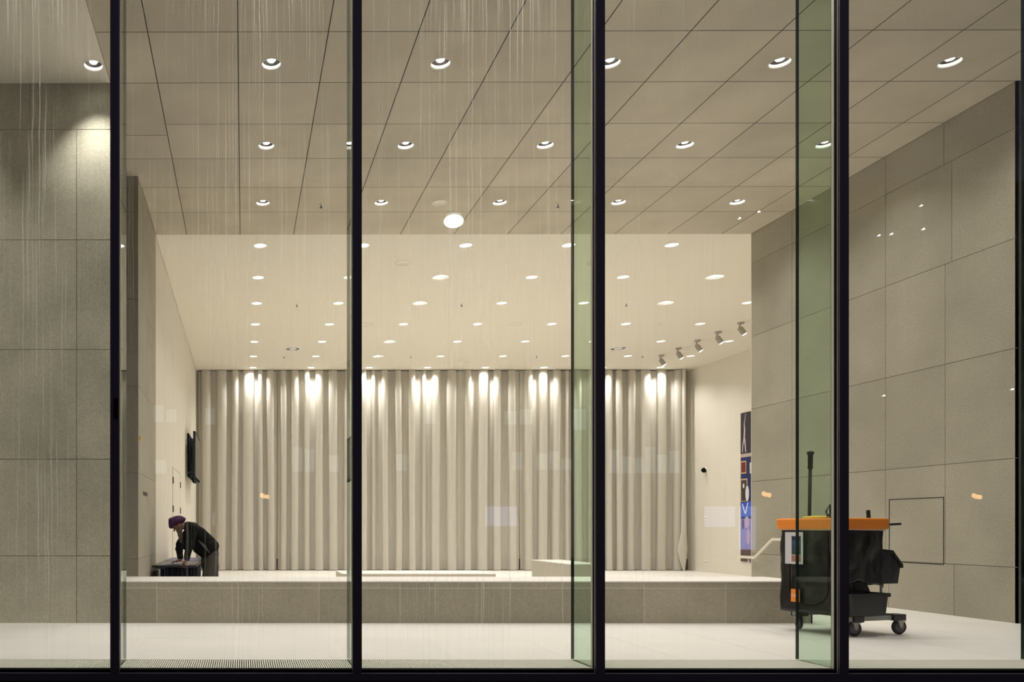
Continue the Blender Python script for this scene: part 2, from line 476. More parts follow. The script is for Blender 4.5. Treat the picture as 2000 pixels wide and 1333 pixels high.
# ------------------------------------------------------------------ walls
def panel_wall(b, axis, pos, a0, a1, z0, z1, seams_for_row, zrows, face_dir, tones=(0.93, 1.07), thick=0.02, back=0.12, gap=0.003, joint=None):
    """stone panels on a dark backing. axis 'x': wall plane is X=pos running along Y; axis 'y': plane Y=pos running along X.
    face_dir = +1/-1: direction in which the visible face looks."""
    zr = [z0] + [z for z in zrows if z0 < z < z1] + [z1]
    stone_m = b.mats[0]
    for r in range(len(zr)-1):
        cuts = [a0] + sorted(s_ for s_ in seams_for_row(r, zr[r]) if a0 < s_ < a1) + [a1]
        for c in range(len(cuts)-1):
            b.mat(stone_m); b.t = random.uniform(*tones)
            p0, p1 = (pos - thick*face_dir, pos) if face_dir > 0 else (pos, pos + thick)
            u0, u1 = cuts[c] + (gap if c else 0), cuts[c+1] - (gap if c < len(cuts)-2 else 0)
            w0, w1 = zr[r] + (gap if r else 0), zr[r+1] - (gap if r < len(zr)-2 else 0)
            if axis == 'x': b.box(min(p0,p1), max(p0,p1), u0, u1, w0, w1)
            else: b.box(u0, u1, min(p0,p1), max(p0,p1), w0, w1)
    b.mat(joint or M['seam']); b.t = 1
    q = pos - face_dir*(thick*0.35)
    q2 = pos - face_dir*back
    lo, hi = min(q, q2), max(q, q2)
    if axis == 'x': b.box(lo, hi, a0+.001, a1-.001, z0, z1)
    else: b.box(a0+.001, a1-.001, lo, hi, z0, z1)
M['asphalt'] = simple('dark asphalt', (.03, .03, .032), .8)
M['seam_soft'] = simple('shadow joint', (0.17, 0.16, 0.135), 0.9)
zrow = [0.62, 1.83, 3.05, 4.27, 5.49]
# flanking wall at the far left, facing the glass
b = mb(M['wall_stone_left'])
panel_wall(b, 'y', YD, -4.4, XL, 0, ZC, lambda r, z: ([-2.37] if z > 5.3 else [-1.852, -2.75, -3.65]), [0.745, 1.82, 3.04, 4.26, 5.485], -1, (0.95, 1.05), joint=M['seam_soft'])
struct(b, 'wall_left', 'grey stone panel wall at the far left facing the glass')
# pier of stone left, with its side towards the hall
b = mb(M['wall_stone'])
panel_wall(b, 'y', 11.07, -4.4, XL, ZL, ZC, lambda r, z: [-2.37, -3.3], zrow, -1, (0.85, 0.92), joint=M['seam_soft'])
b.mats[0] = b.mats[0]
b.mat(M['wall_stone'])
struct(b, 'wall_left', 'stone pier face behind the first mullion')
b = mb(M['wall_stone'])
panel_wall(b, 'x', XL, 11.072, YE, ZL, ZC, lambda r, z: [12.2], zrow, 1, (0.97, 1.03), joint=M['seam_soft'])
struct(b, 'wall_left', 'stone side of the pier carrying grey letters')
# right stone wall
b = mb(M['wall_stone'])
def rs(r, z):
    return [9.66, 10.53, 12.32] if z > 5.4 else [9.55, 10.53, 11.43, 12.32] if z > 4.2 else [9.64, 10.53, 11.43, 12.32] if z > .5 else [9.52, 10.48, 11.43]
panel_wall(b, 'x', XR, YD, YE, ZL, ZC, rs, zrow, -1, (0.96, 1.05), joint=M['seam_soft'])
# the hatch outline in the stone
b.mat(M['seam'])
hy0, hy1, hz0, hz1 = 9.66, 10.47, 0.61, 1.43
for (y0, y1, z0, z1) in ((hy0, hy1, hz1-.005, hz1+.005), (hy0, hy1, hz0-.005, hz0+.005), (hy0-.005, hy0+.005, hz0, hz1), (hy1-.005, hy1+.005, hz0, hz1)):
    b.box(XR-.003, XR+.01, y0, y1, z0, z1)
struct(b, 'wall_right', 'right stone panel wall with a square access hatch')
b = mb(M['wall_stone'])
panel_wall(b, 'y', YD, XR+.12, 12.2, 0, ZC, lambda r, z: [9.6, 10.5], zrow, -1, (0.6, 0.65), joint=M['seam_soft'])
b.box(XR, XR+.12, YD, YD+.02, 0, ZC)
struct(b, 'wall_right', 'return of the right stone wall facing the glass')
# white walls of the deep room
b = mb(M['plaster_wall']); b.box(XL-.12, XL-.005, YE, YB, ZL, ZC+.02)
struct(b, 'wall_left', 'white painted wall of the deep room on the left')
b = mb(M['plaster_wall']); b.box(XRW, XRW+.12, YE, YB, ZL, ZC+.02)
struct(b, 'wall_right', 'white painted wall of the deep room on the right')
b = mb(M['plaster_wall']); b.box(XR+.12, XRW, YE-.12, YE, ZL, ZC+.02); b.box(XR, XR+.12, YE, YE+.01, ZL, ZC)
struct(b, 'wall_front', 'white back of the right stone wall')
# window wall behind the curtains: pale blinds above a dark sill band
M['blind'] = simple('pale blind behind the curtain', (0.42, 0.42, 0.33), 0.8)
M['sill_dark'] = simple('dark sill band', (0.05, 0.04, 0.03), 0.8)
b = mb(M['blind']); b.box(XL, XRW, YB, YB+.1, 0.06, ZC+.02); b.mat(M['sill_dark']); b.box(XL, XRW, YB-.005, YB+.1, ZL, 0.06)
struct(b, 'wall_back', 'window wall hidden behind the long curtains')
# outer side walls of the front hall (outside the view)
b = mb(M['plaster_wall']); b.box(-4.5, -4.4, 5.8, 11.1, 0, ZC)
struct(b, 'wall_left', 'far left end wall')
b = mb(M['plaster_wall']); b.box(12.2, 12.3, 5.8, YD+.1, 0, ZC)
struct(b, 'wall_right', 'far right end wall')

# ------------------------------------------------------------------ floors
XP = 6.30     # right end of the ledge
b = mb(M['floor'])
jx = [-0.96 + 0.9*k for k in range(-4, 15)]
def floor_area(x0, x1, y0, y1, z, jy=()):
    cx = [x0] + [j for j in jx if x0 < j < x1] + [x1]; cy = [y0] + [j for j in jy if y0 < j < y1] + [y1]
    for i in range(len(cx)-1):
        for j in range(len(cy)-1):
            b.mat(M['floor']); b.t = random.uniform(.985, 1.015)
            b.box(cx[i]+.0025, cx[i+1]-.0025, cy[j]+.0025, cy[j+1]-.0025, z-.02, z)
    b.mat(M['floor_joint']); b.box(x0, x1, y0, y1, z-.15, z-.0015)
floor_area(-4.4, XR, 6.34, YD, 0, (7.55,))
floor_area(XR, 12.2, 6.34, YD, 0, ())
floor_area(XP, XR, YD, 12.6, 0, (9.95, 11.15))
floor_area(-4.4, XL, YD, 11.07, 0, (9.95,))
b.box(XP, XP+.02, 9.55, 12.6, ZL, -.002)
b.mat(M['floor']); b.box(XP, XR, 12.6, 12.9, ZL, ZL+.15)            # one step down
struct(b, 'floor', 'pale stone floor of the front hall')
b = mb(M['floor'])
floor_area(XL, XRW, 9.5, YB, ZL, [10.7+1.2*k for k in range(12)])
struct(b, 'floor', 'pale lower floor of the deep room')
# pit under the convector grille
b = mb(M['frame_black']); b.box(-4.4, 12.2, 5.96, 6.34, -.2, -.06)
struct(b, 'floor', 'dark channel below the grille')

# long low ledge
b = MB(); b.mat(M['ledge_stone'])
ZT = 0.465
px_ = [XL, -0.96] + [-0.96+.9*k for k in range(1, 9)] + [XP]
px_ = sorted(x for x in px_ if XL <= x <= XP)
for i in range(len(px_)-1):
    for (z0, z1) in ((0, .385), (.391, ZT-.012)):
        b.t = random.uniform(.93, 1.08)
        b.mat(M['ledge_stone']); b.box(px_[i]+.003, px_[i+1]-.003, YD, YD+.02, z0, z1)
b.mat(M['grout']); b.box(XL, XP, YD+.0006, YD+.04, 0, ZT-.013)
b.t = 1
b.mat(M['ledge_stone']); b.box(XP-.02, XP, YD, 9.56, 0, ZT-.012)
b.mat(M['floor']); b.box(XL, XP, YD-.002, 9.56, ZT-.012, ZT)
b.box(XL, XP-.02, YD+.04, 9.56, ZL, ZT-.012)
struct(b, 'wall_front', 'long low ledge of grey stone with a pale stone top')

# ------------------------------------------------------------------ facade
mull = [-0.957 + 1.806*k for k in range(-1, 6)]
names5 = ['outside the left edge', 'first from the left', 'second from the left', 'third from the left', 'fourth from the left, in front of the cart', 'at the right edge', 'outside the right edge']
for k, x in enumerate(mull):
    b = mb(M['frame']); b.box(x-.034, x+.034, 5.87, 5.881, -.023, ZC+.3)
    b.mat(M['frame_black']); b.box(x-.033, x+.033, 5.881, 5.891, -.0235, ZC+.3)
    b.mat(M['alu']); b.box(x-.0335, x+.0335, 5.891, 5.898, -.023, ZC+.3)
    b.mat(M['frame_black']); b.box(x-.033, x+.033, 5.898, 5.927, -.0235, ZC+.3)
    b.mat(M['alu']); b.box(x-.033, x+.033, 5.930, 5.956, 0, ZC)
    b.mat(M['frame_black']); b.box(x-.030, x+.030, 5.956, 5.964, 0, ZC)
    struct(b, 'trim_%d' % (k+1), 'dark vertical mullion ' + names5[k])
b = mb(M['frame']); b.box(-4.4, 12.2, 5.87, 5.905, -.082, -.0235)
b.mat(M['frame_black']); b.box(-4.4, 12.2, 5.906, 5.96, -.082, -.001)
struct(b, 'trim_8', 'dark sill rail along the foot of the glass')
b = mb(M['frame_black']); b.box(-4.4, 12.2, 5.2, 5.87, -.6, -.15)
b.mat(M['asphalt']); b.box(-40, 50, -22, 5.2, -.6, -.155)
struct(b, 'floor', 'dark pavement outside')
panes = [(-4.4, mull[0])] + list(zip(mull, mull[1:])) + [(mull[-1], 12.2)]
for k, (x0, x1) in enumerate(panes):
    b = mb(M['pane']); b.box(x0+.0, x1-.0, YG-.006, YG+.006, -.02, ZC+.3)
    struct(b, 'window_%d' % (k+1), 'tall glass pane with dried drip marks, bay %d' % k)
fin_lab = [None, 'glass fin behind the leftmost mullion, mirroring the room', 'narrow green glass fin left of the second mullion', 'green glass fin beside the third mullion', 'wide green glass fin in front of the cleaning cart', 'glass fin edge at the right border of the photo', None]
for k, x in enumerate(mull):
    if not fin_lab[k]: continue
    root = empty('glass_fin', (x, 5.966, 0)); tag(root, fin_lab[k], 'glass fin', 'structural glass fins behind the mullions')
    b = mb(M['fin'])
    for s_ in (-1, 1):
        xx = s_*.012; b.face([(xx, 0, 0.003), (xx, .40, 0.003), (xx, .40, ZC), (xx, 0, ZC)])
    b.build('glass_sheet', root)
    b = mb(M['fin_edge']); b.box(-.012, .012, .40, .4035, 0.003, ZC); b.build('glass_edge', root)
# sensor on the first mullion
s = mb(M['frame_black']); s.box(-.014, .014, -.016, 0, -.075, .075)
o = s.build('sensor_box', bevel=.003); o.location = (mull[1]+.01, 5.868, PZ(798, 5.87)); tag(o, 'small black sensor box on the leftmost mullion', 'sensor')

M['slat'] = simple('pale anodised slat', (0.86, 0.83, 0.74), 0.5)
# floor grille, one per bay
gx = [-2.9] + [m for m in mull[1:6]] + [8.5]
glab = ['at the far left corner', 'between the first and second mullion', 'between the second and third mullion', 'between the third and fourth mullion', 'right of the fourth mullion', 'at the far right']
for k in range(len(gx)-1):
    x0, x1 = gx[k]+.016, gx[k+1]-.016
    root = empty('floor_grille', (x0, 5.965, 0)); tag(root, 'metal slatted floor grille along the glass ' + glab[k], 'grille', 'convector grilles along the glass')
    b = mb(M['slat']); Lx = x1-x0; n = int(Lx/.0172)
    for i in range(n):
        u = (i+.5)*Lx/n; b.box(u-.0045, u+.0045, .01, .365, -.012, 0)
    b.build('slats', root)
    b = mb(M['alu']); b.box(0, Lx, .365, .374, -.03, .001); b.box(0, Lx, 0, .008, -.03, .001); b.build('frame', root)

# ------------------------------------------------------------------ downlights
def spot_light(root, z, size, power, r=.035, blend=1.0):
    ld = bpy.data.lights.new('lamp_light', 'SPOT'); ld.energy = power; ld.color = LIGHT_COL
    ld.spot_size = R(size); ld.spot_blend = blend; ld.shadow_soft_size = r
    lo = bpy.data.objects.new('lamp_light', ld); C.objects.link(lo); lo.parent = root; lo.location = (0, 0, z)
    return lo
def make_stone_light():
    root = empty('downlight')
    b = mb(M['white']); b.lathe([(RS+.006, -.002), (RS-.001, -.003), (RS-.001, .034), (RS-.004, .036)], n=32); b.build('trim_ring', root, normals=False)
    b = mb(M['reflector']); b.lathe([(RS-.003, .036), (RS-.012, .046), (.045, .062)], n=32); b.build('reflector', root, normals=False)
    b = mb(M['lens']); b.lathe([(.046, .062), (.044, .044), (.036, .034), (.022, .028), (.004, .026)], n=24, cap1=True); b.build('lens', root)
    spot_light(root, .018, 124, SPOT_W)
    return root
def make_white_light():
    root = empty('downlight')
    b = mb(M['white']); b.lathe([(RW+.006, -.002), (RW-.001, -.003), (RW-.004, .012)], n=32); b.build('trim_ring', root, normals=False)
    b = mb(M['lens_soft']); b.lathe([(RW-.004, .012), (.07, .03), (.01, .032)], n=32, cap1=True); b.build('lens', root)
    spot_light(root, -.006, 116, SPOT_W*.85)
    return root
def make_wide_light():
    root = empty('downlight')
    b = mb(M['white']); b.lathe([(RWW+.010, -.002), (RWW-.002, -.006), (RWW-.006, .03), (.12, .05)], n=40); b.build('trim_ring', root, normals=False)
    b = mb(M['lens_soft']); b.lathe([(.12, .05), (.05, .052), (.01, .052)], n=32, cap1=True); b.build('reflector', root)
    b = mb(M['lens']); b.ell((0, 0, .035), (.03, .03, .02)); b.build('lens', root)
    spot_light(root, .005, 116, SPOT_W*.85)
    return root
ordn = ['first', 'second', 'third', 'fourth', 'fifth', 'sixth', 'seventh', 'eighth']
def make_washer():
    root = make_white_light()
    for ch in root.children:
        if ch.type == 'LIGHT':
            ch.data = ch.data.copy(); ch.data.energy = SPOT_W*1.45; ch.data.spot_size = R(138); ch.data.spot_blend = 1.0
    return root
p1, p2, p3, p4 = make_stone_light(), make_white_light(), make_wide_light(), make_washer()
used = set()
def place(p, x, y, label, group):
    o = p if p.name not in used else copy_tree(p)
    used.add(p.name); o.location = (x, y, ZC); tag(o, label, 'ceiling light', group)
rname = {6.60: 'hidden row right above the glass', 8.40: 'row nearest the glass', 10.2: 'middle row', 12.0: 'back row'}
for x, y in stone_lights:
    k = round((x-.3)/1.8)
    place(p1, x, y, 'recessed downlight in the stone ceiling, %s, %s from left' % (rname[y], ordn[k]), 'downlights in the stone ceiling')
wn = ['first row', 'second row', 'third row', 'fourth row', 'fifth row', 'row before last', 'row at the curtain']
for x, y, wd in white_lights:
    k = round((x-.3)/1.8); r = list(rows).index(y)
    place(p4 if y > 24 else p3 if wd else p2, x, y, '%s downlight in the plaster ceiling, %s, %s from left' % ('wide rimmed' if wd else 'round', wn[r], ordn[k]), 'downlights in the plaster ceiling')
place(p1, plain_light[0], plain_light[1], 'round downlight in the smooth ceiling strip at the far left, washing the stone wall', 'downlights in the stone ceiling')
for x, y, l in ((-3.4, 8.42, 'beyond the left edge, near the wall'), (-1.6, 6.6, 'beyond the top edge'), (-3.4, 6.6, 'beyond the top left corner')):  # unseen downlights, added to brighten the far left stone wall
    place(p1, x, y, 'added unseen downlight in the smooth ceiling strip, ' + l, 'downlights in the stone ceiling')

wash = None
for o in list(C.objects):
    if o.type == 'LIGHT' and o.parent and o.parent.location.x < -1.5 and o.parent.location.y > 8:
        if wash is None:
            wash = o.data.copy(); wash.energy *= 1.15; wash.spot_size = R(88); wash.spot_blend = .85
        o.data = wash

# blank covers, sprinklers, air outlets
def cover(x, y, r):
    b = mb(M['plaster']); b.lathe([(r, 0), (r, -.004), (r-.012, -.004), (r-.014, -.001), (.01, -.001)], n=40, cap1=True)
    return b.build('ceiling_cover')
covers = [(2.98, 12.0, .11), (2.99, 14.75, .165), (6.58, 14.75, .165), (2.99, 19.2, .17), (6.63, 19.2, .17), (10.2, 19.2, .17), (6.63, 23.6, .17), (2.99, 23.6, .17)]
cl = ['on the stone ceiling above the bright reflection', 'near the stone ceiling, left one', 'near the stone ceiling, right one', 'in the fourth lamp row, left', 'in the fourth lamp row, middle', 'in the fourth lamp row, right', 'near the curtain, middle', 'near the curtain, left']
for (x, y, r), l in zip(covers, cl):
    o = cover(x, y, r); o.location = (x, y, ZC-.0005); tag(o, 'flat round blank ceiling cover ' + l, 'ceiling cover', 'blank ceiling covers')
def sprinkler():
    root = empty('sprinkler')
    b = mb(M['white']); b.lathe([(.03, 0), (.028, -.006), (.012, -.012)], n=16, cap1=True); b.build('collar', root)
    b = mb(M['hinge']); b.tube([(0, 0, -.01), (0, 0, -.05)], .008); b.lathe([(.022, -.05), (.024, -.056)], n=12, cap0=True, cap1=True); b.build('nozzle', root)
    return root
sp = sprinkler()
spos = [(1.19, 12.05), (4.80, 12.05), (1.19, 17.45), (4.83, 17.45), (8.46, 17.45), (1.18, 22.75), (4.83, 22.75), (8.45, 22.75), (11.5, 22.75)]
slb = ['stone ceiling, left one', 'stone ceiling, right one', 'plaster ceiling front row, left', 'plaster ceiling front row, middle', 'plaster ceiling front row, right', 'plaster ceiling back row, first', 'plaster ceiling back row, second', 'plaster ceiling back row, third', 'plaster ceiling back row, beside the track spots']
for i, ((x, y), l) in enumerate(zip(spos, slb)):
    o = sp if i == 0 else copy_tree(sp)
    o.location = (x, y, ZC); tag(o, 'tiny dark sprinkler head, ' + l, 'sprinkler', 'sprinkler heads')
for i, (x, y) in enumerate([(1.37, 21.8), (10.35, 21.8)]):
    root = empty('air_outlet', (x, y, ZC)); tag(root, 'round white ceiling air outlet with dark slots, ' + ('left one' if i == 0 else 'right one, before the track spots'), 'air outlet', 'round air outlets')
    b = mb(M['white']); b.lathe([(.25, 0), (.245, -.012), (.20, -.016), (.19, -.004)], n=40); b.lathe([(.12, -.004), (.10, -.018), (.01, -.018)], n=32, cap1=True); b.build('ring', root)
    b = mb(M['seam'])
    for a in range(4):
        t0 = a*PI/2+.25
        for q in range(6):
            u0, u1 = t0+q*.18, t0+(q+1)*.18
            b.face([(.12*math.cos(u0), .12*math.sin(u0), -.006), (.2*math.cos(u0), .2*math.sin(u0), -.006), (.2*math.cos(u1), .2*math.sin(u1), -.006), (.12*math.cos(u1), .12*math.sin(u1), -.006)])
    b.build('slot', root)

# ------------------------------------------------------------------ curtains
def curtain(x0, x1, name, label, seed):
    rnd = random.Random(seed)
    # fold boundaries with irregular widths
    xs_, x = [x0], x0
    while x < x1 - .25:
        x += rnd.choice((rnd.uniform(.24, .34), rnd.uniform(.36, .52), rnd.uniform(.36, .52))); xs_.append(min(x, x1))
    xs_[-1] = x1
    n = 30; cols = []
    for i in range(len(xs_)-1):
        a, c = xs_[i], xs_[i+1]
        th = rnd.uniform(1.50, 1.86); ph = rnd.uniform(-.25, .25); lean = rnd.uniform(-.12, .12); skew = rnd.uniform(-.02, .02)
        px, py, x_, y_ = [0.0], [0.0], 0.0, 0.0
        for j in range(n):
            s_ = (j+.5)/n; an = th*math.sin(2*PI*s_ + ph*math.sin(2*PI*s_)) + lean*math.sin(4*PI*s_)
            x_ += math.cos(an); y_ += math.sin(an); px.append(x_); py.append(y_)
        kx = (c-a)/px[-1]; drift = py[-1]
        py = [(q_ - drift*j/n)*kx for j, q_ in enumerate(py)]
        A = max(py); ky = min(1.0, .30/max(A, .01))
        for j in range(n):
            cols.append((a+px[j]*kx, -(py[j]*ky-.15), i, skew, 0))
    cols.append((x1, .15, len(xs_), 0, 0))
    zs = [ZC-.025, ZC-.10, ZC-.3, 4.8, 3.6, 2.4, 1.2, .3, ZL+.02]
    b = mb(M['curtain']); b.smooth = True
    g = []
    for zi, z in enumerate(zs):
        f = (ZC-z)/6.3
        row = []
        for (x, y, i, sk, tt) in cols:
            dx = sk*math.sin(f*3+i)*1.2; dy = y*(1-.12*f) + .01*math.sin(i*2.3+f*4)
            pinch = .8 if zi == 0 else 1
            row.append(b.bm.verts.new((x+dx, 24.79+dy*pinch, z)))
        g.append(row)
    for a, c in zip(g, g[1:]):
        for i in range(len(cols)-1): b.face([a[i], a[i+1], c[i+1], c[i]], True)
    o = b.build(name, normals=False); return tag(o, label, 'curtain', 'long beige curtains across the back')
curtain(-1.42, 1.05, 'curtain', 'sheer beige curtain nearest the left wall, behind the person', 1)
curtain(1.09, 8.70, 'curtain', 'widest sheer beige curtain in the middle of the back', 2)
curtain(8.74, 11.28, 'curtain', 'sheer beige curtain behind the third mullion', 3)
curtain(11.33, 13.86, 'curtain', 'sheer beige curtain at the right end of the back', 4)
b = mb(M['hinge']); b.box(-1.44, 13.9, 24.77, 24.81, ZC-.018, ZC-.001)
tag(b.build('curtain_track'), 'thin dark curtain track along the ceiling edge', 'curtain track')
# loose fabric end hanging at the right
b = mb(M['curtain']); b.smooth = True
g = []
for z, wv, xo in ((ZC-.03, .05, 0), (4.5, .05, 0), (2.2, .06, 0), (.9, .09, -.01), (.35, .16, -.05), (0.0, .10, -.03), (ZL+.01, .02, .0)):
    g.append(b.ring((13.72+xo, 24.60, z), (wv, .05), 12))
for a, c in zip(g, g[1:]): b.bridge(a, c)
tag(b.build('curtain_tail'), 'twisted loose curtain end hanging at the right wall', 'curtain')

# ------------------------------------------------------------------ stone benches in the deep room
b = mb(M['floor']); b.box(2.27, 5.78, 18.05, 19.35, -.015, 0.0)
b.mat(M['bench_stone']); b.box(2.275, 5.775, 18.055, 19.345, ZL, -.015)
tag(b.build('stone_bench'), 'long flat stone bench with a pale top standing in front of the curtain', 'bench')
b = mb(M['floor']); b.box(5.31, 5.85, 12.85, 14.55, .45, .465)
b.mat(M['bench_stone']); b.box(5.315, 5.845, 12.855, 14.545, ZL, .45)
tag(b.build('stone_block'), 'higher beige stone block with pale top left of the third mullion', 'stone block')

# ------------------------------------------------------------------ handrail on the right wall
root = empty('handrail', (XR, 12.6, 0)); tag(root, 'pale square handrail stepping down the right stone wall', 'handrail')
b = mb(M['rail'])
pts = [(-.10, -1.3, .87), (-.10, .02, .87), (-.10, .46, .56), (-.10, .90, .56)]
def sq_tube(b, pts, hw, hh):
    rings = []
    for p in pts:
        rings.append([b.bm.verts.new((p[0]+dx, p[1], p[2]+dz)) for dx, dz in ((-hw,-hh),(hw,-hh),(hw,hh),(-hw,hh))])
    for a, c in zip(rings, rings[1:]): b.bridge(a, c, False)
    b.face(rings[0]); b.face(rings[-1])
sq_tube(b, pts, .016, .021)
b.build('rail', root)
for yy, zz in ((-.9, .84), (.62, .50)):
    b = mb(M['rail']); b.tube([(-.10, yy, zz+.03), (-.10, yy, zz-.03), (0, yy, zz-.05)], .010); b.build('bracket', root)

# ------------------------------------------------------------------ track spots
M['spot_shaded'] = simple('white enamel greyed by shade', (.42, .40, .36), .5)  # white spot bodies; the grey puts their shade into the colour
def track_spot():
    root = empty('ceiling_spot')
    b = mb(M['spot_shaded']); b.lathe([(.075, 0), (.075, -.035), (.06, -.045)], n=24, cap1=True); b.build('base', root, bevel=.002)
    b = mb(M['grey_tube']); b.tube([(0, 0, -.04), (-.035, .0, -.12), (-.03, 0, -.17), (.01, 0, -.19)], .016); b.build('arm', root)
    d = Vector((.5, -.15, -.86)).normalized()
    b = mb(M['spot_shaded']); b.lathe([(.045, -.09), (.058, -.08), (.060, .0), (.064, .002), (.064, .10)], (.03, 0, -.20), 24, d, True, False); b.build('lamp_head', root)
    b = mb(M['lens_soft']); b.lathe([(.060, .098), (.050, .110), (.03, .118), (.01, .120)], (.03, 0, -.20), 24, d, False, True); b.build('lens', root)
    ld = bpy.data.lights.new('lamp_light', 'SPOT'); ld.energy = SPOT_W*.34; ld.color = (.95, .97, 1); ld.spot_size = R(34); ld.spot_blend = .6; ld.shadow_soft_size = .04
    lo = bpy.data.objects.new('lamp_light', ld); C.objects.link(lo); lo.parent = root
    p = Vector((.03, 0, -.20)) + d*.17; lo.location = p
    aim = Vector((2.07, -1.5, -3.9)) - p
    lo.rotation_euler = aim.to_track_quat('-Z', 'Y').to_euler()
    return root
ts = track_spot()
for i, y in enumerate((19.04, 19.95, 20.85, 21.75, 22.65)):
    o = ts if i == 0 else copy_tree(ts)
    o.location = (11.98, y, ZC); tag(o, 'small white spotlight on the ceiling aimed at the mural, %s counted from the glass' % ordn[i], 'spotlight', 'track spots beside the right wall')

# ------------------------------------------------------------------ mural on the right white wall
MX = XRW - .03
root = empty('wall_mural', (XRW, 21.0, 0)); tag(root, 'tall printed mural of pictures on navy, on the right white wall', 'mural')
def mk(name, col, y0, y1, z0, z1, lay, rough=.5):
    b = mb(simple(name+' print', col, rough, var=.15, vscale=7)); b.box(-.03-lay*.002, -.028-(lay-1)*.002, y0-21, y1-21, z0, z1); return b.build(name, root)
b = mb(M['frame_black']); b.box(-.028, 0, -1.9, 1.28, .10, 4.27); b.build('panel', root)
mk('night_photo', (.03, .025, .035), 19.1, 22.28, 3.12, 4.27, 1)
mk('beige_band', (.45, .38, .32), 19.1, 22.28, 3.02, 3.12, 1)
mk('navy_field', (.012, .018, .10), 19.1, 22.28, 1.38, 3.02, 1)
mk('blue_coat', (.03, .09, .55), 21.2, 22.26, 1.30, 1.78, 2)
mk('violet_field', (.20, .17, .42), 19.1, 22.28, .45, 1.36, 2)
mk('brown_field', (.10, .06, .06), 19.1, 22.28, .10, .45, 2)
mk('picture_frame', (.55, .36, .22), 22.03, 22.26, 2.56, 2.92, 2); mk('red_picture', (.14, .02, .02), 22.06, 22.24, 2.60, 2.88, 3)
mk('picture_frame', (.55, .36, .24), 21.98, 22.27, 1.76, 2.42, 2); mk('portrait', (.05, .04, .035), 22.01, 22.25, 1.80, 2.38, 3)
mk('picture_frame', (.62, .60, .55), 21.60, 21.88, 2.55, 2.85, 2)
def blob(name, col, cy, cz, ry, rz, lay):
    b = mb(simple(name+' print', col, .5)); n = 20; x = -.03-lay*.002
    b.face([(x, cy-21+ry*math.cos(2*PI*i/n), cz+rz*math.sin(2*PI*i/n)) for i in range(n)]); return b.build(name, root)
blob('small_head', (.75, .72, .68), 22.14, 2.22, .035, .07, 4)
blob('white_wig', (.66, .66, .72), 21.98, 2.0, .08, .22, 4)
for a, c in (((22.20, 1.72), (22.06, 1.42)), ((22.06, 1.42), (21.95, 1.75))):
    b = mb(simple('lapel print', (.80, .80, .86), .5)); x = -.038
    b.face([(x, a[0]-21-.02, a[1]), (x, a[0]-21+.02, a[1]), (x, c[0]-21+.02, c[1]), (x, c[0]-21-.02, c[1])]); b.build('white_lapel', root)
blob('pale_hand', (.45, .30, .50), 22.0, 1.20, .10, .17, 3); blob('dark_patch', (.05, .03, .05), 22.17, 1.15, .05, .16, 3)
blob('pink_patch', (.42, .28, .42), 21.95, .80, .09, .22, 3); blob('blue_patch', (.20, .20, .50), 22.12, .78, .10, .26, 3)
# pale zigzag figure in the night photo
b = mb(simple('figure print', (.62, .52, .55), .5)); x = -.0345
fig = [(22.20, 3.16, .02), (22.18, 3.35, .03), (22.12, 3.55, .05), (22.10, 3.78, .045), (22.12, 3.95, .025), (22.08, 4.10, .018), (22.06, 4.24, .015)]
for a, c in zip(fig, fig[1:]):
    b.face([(x, a[0]-21-a[2]*.6, a[1]), (x, a[0]-21+a[2]*.6, a[1]), (x, c[0]-21+c[2]*.6, c[1]), (x, c[0]-21-c[2]*.6, c[1])])
for a, c in (((22.05, 3.16), (22.10, 3.55)),):
    b.face([(x, a[0]-21-.02, a[1]), (x, a[0]-21+.02, a[1]), (x, c[0]-21+.025, c[1]), (x, c[0]-21-.025, c[1])])
b.build('pale_figure', root)

# wall fittings on the right white wall
yy = 24.0
root = empty('wall_camera', (XRW, yy, PZ(918, yy))); tag(root, 'small black dome camera on the right white wall beside the curtain', 'camera')
b = mb(M['white']); b.lathe([(.07, 0), (.07, -.03), (.05, -.05)], n=20, axis=(1,0,0), cap1=False); b.build('mount', root)
b = mb(M['frame_black']); b.ell((-.06, 0, -.02), (.075, .075, .075)); b.build('dome', root)
for y_, l, z_ in ((1013, 'upper', 0), (1099, 'lower', 0)):
    root = empty('wall_socket', (XRW, 24.0, PZ(y_, 24.0))); tag(root, l + ' small white wall plate below the dome camera', 'wall socket', 'wall plates on the right white wall')
    b = mb(M['white']); b.box(-.012, 0, -.09, .09, -.06, .06); b.build('plate', root, bevel=.003)
    b = mb(M['hinge'])
    for q in (-.035, .035): b.lathe([(.016, 0), (.016, -.004)], (-.012, q, 0), 12, (1,0,0), True, True)
    b.build('opening', root)

# ------------------------------------------------------------------ left white wall: door, panel, screen, sign
XW = XL - .005
root = empty('door_1', (XW, 17.5, ZL)); root['kind'] = 'structure'
b = mb(M['plaster_wall']); b.box(0, .004, -1.0, 1.0, 0, 2.62); b.build('door_leaf', root)
b = mb(M['seam_soft'])
for (y0, y1, z0, z1) in ((-1.0, -.992, 0, 2.62), (.992, 1.0, 0, 2.62), (-1.0, 1.0, 2.612, 2.62)):
    b.box(0, .0055, y0, y1, z0, z1)
b.build('door_gap', root)
for yq in (-.96, .94):
    for zq in (1.75, 2.35):
        b = mb(M['hinge']); b.box(.004, .022, yq-.03, yq+.03, zq-.07, zq+.07); b.build('hinge', root, bevel=.002)
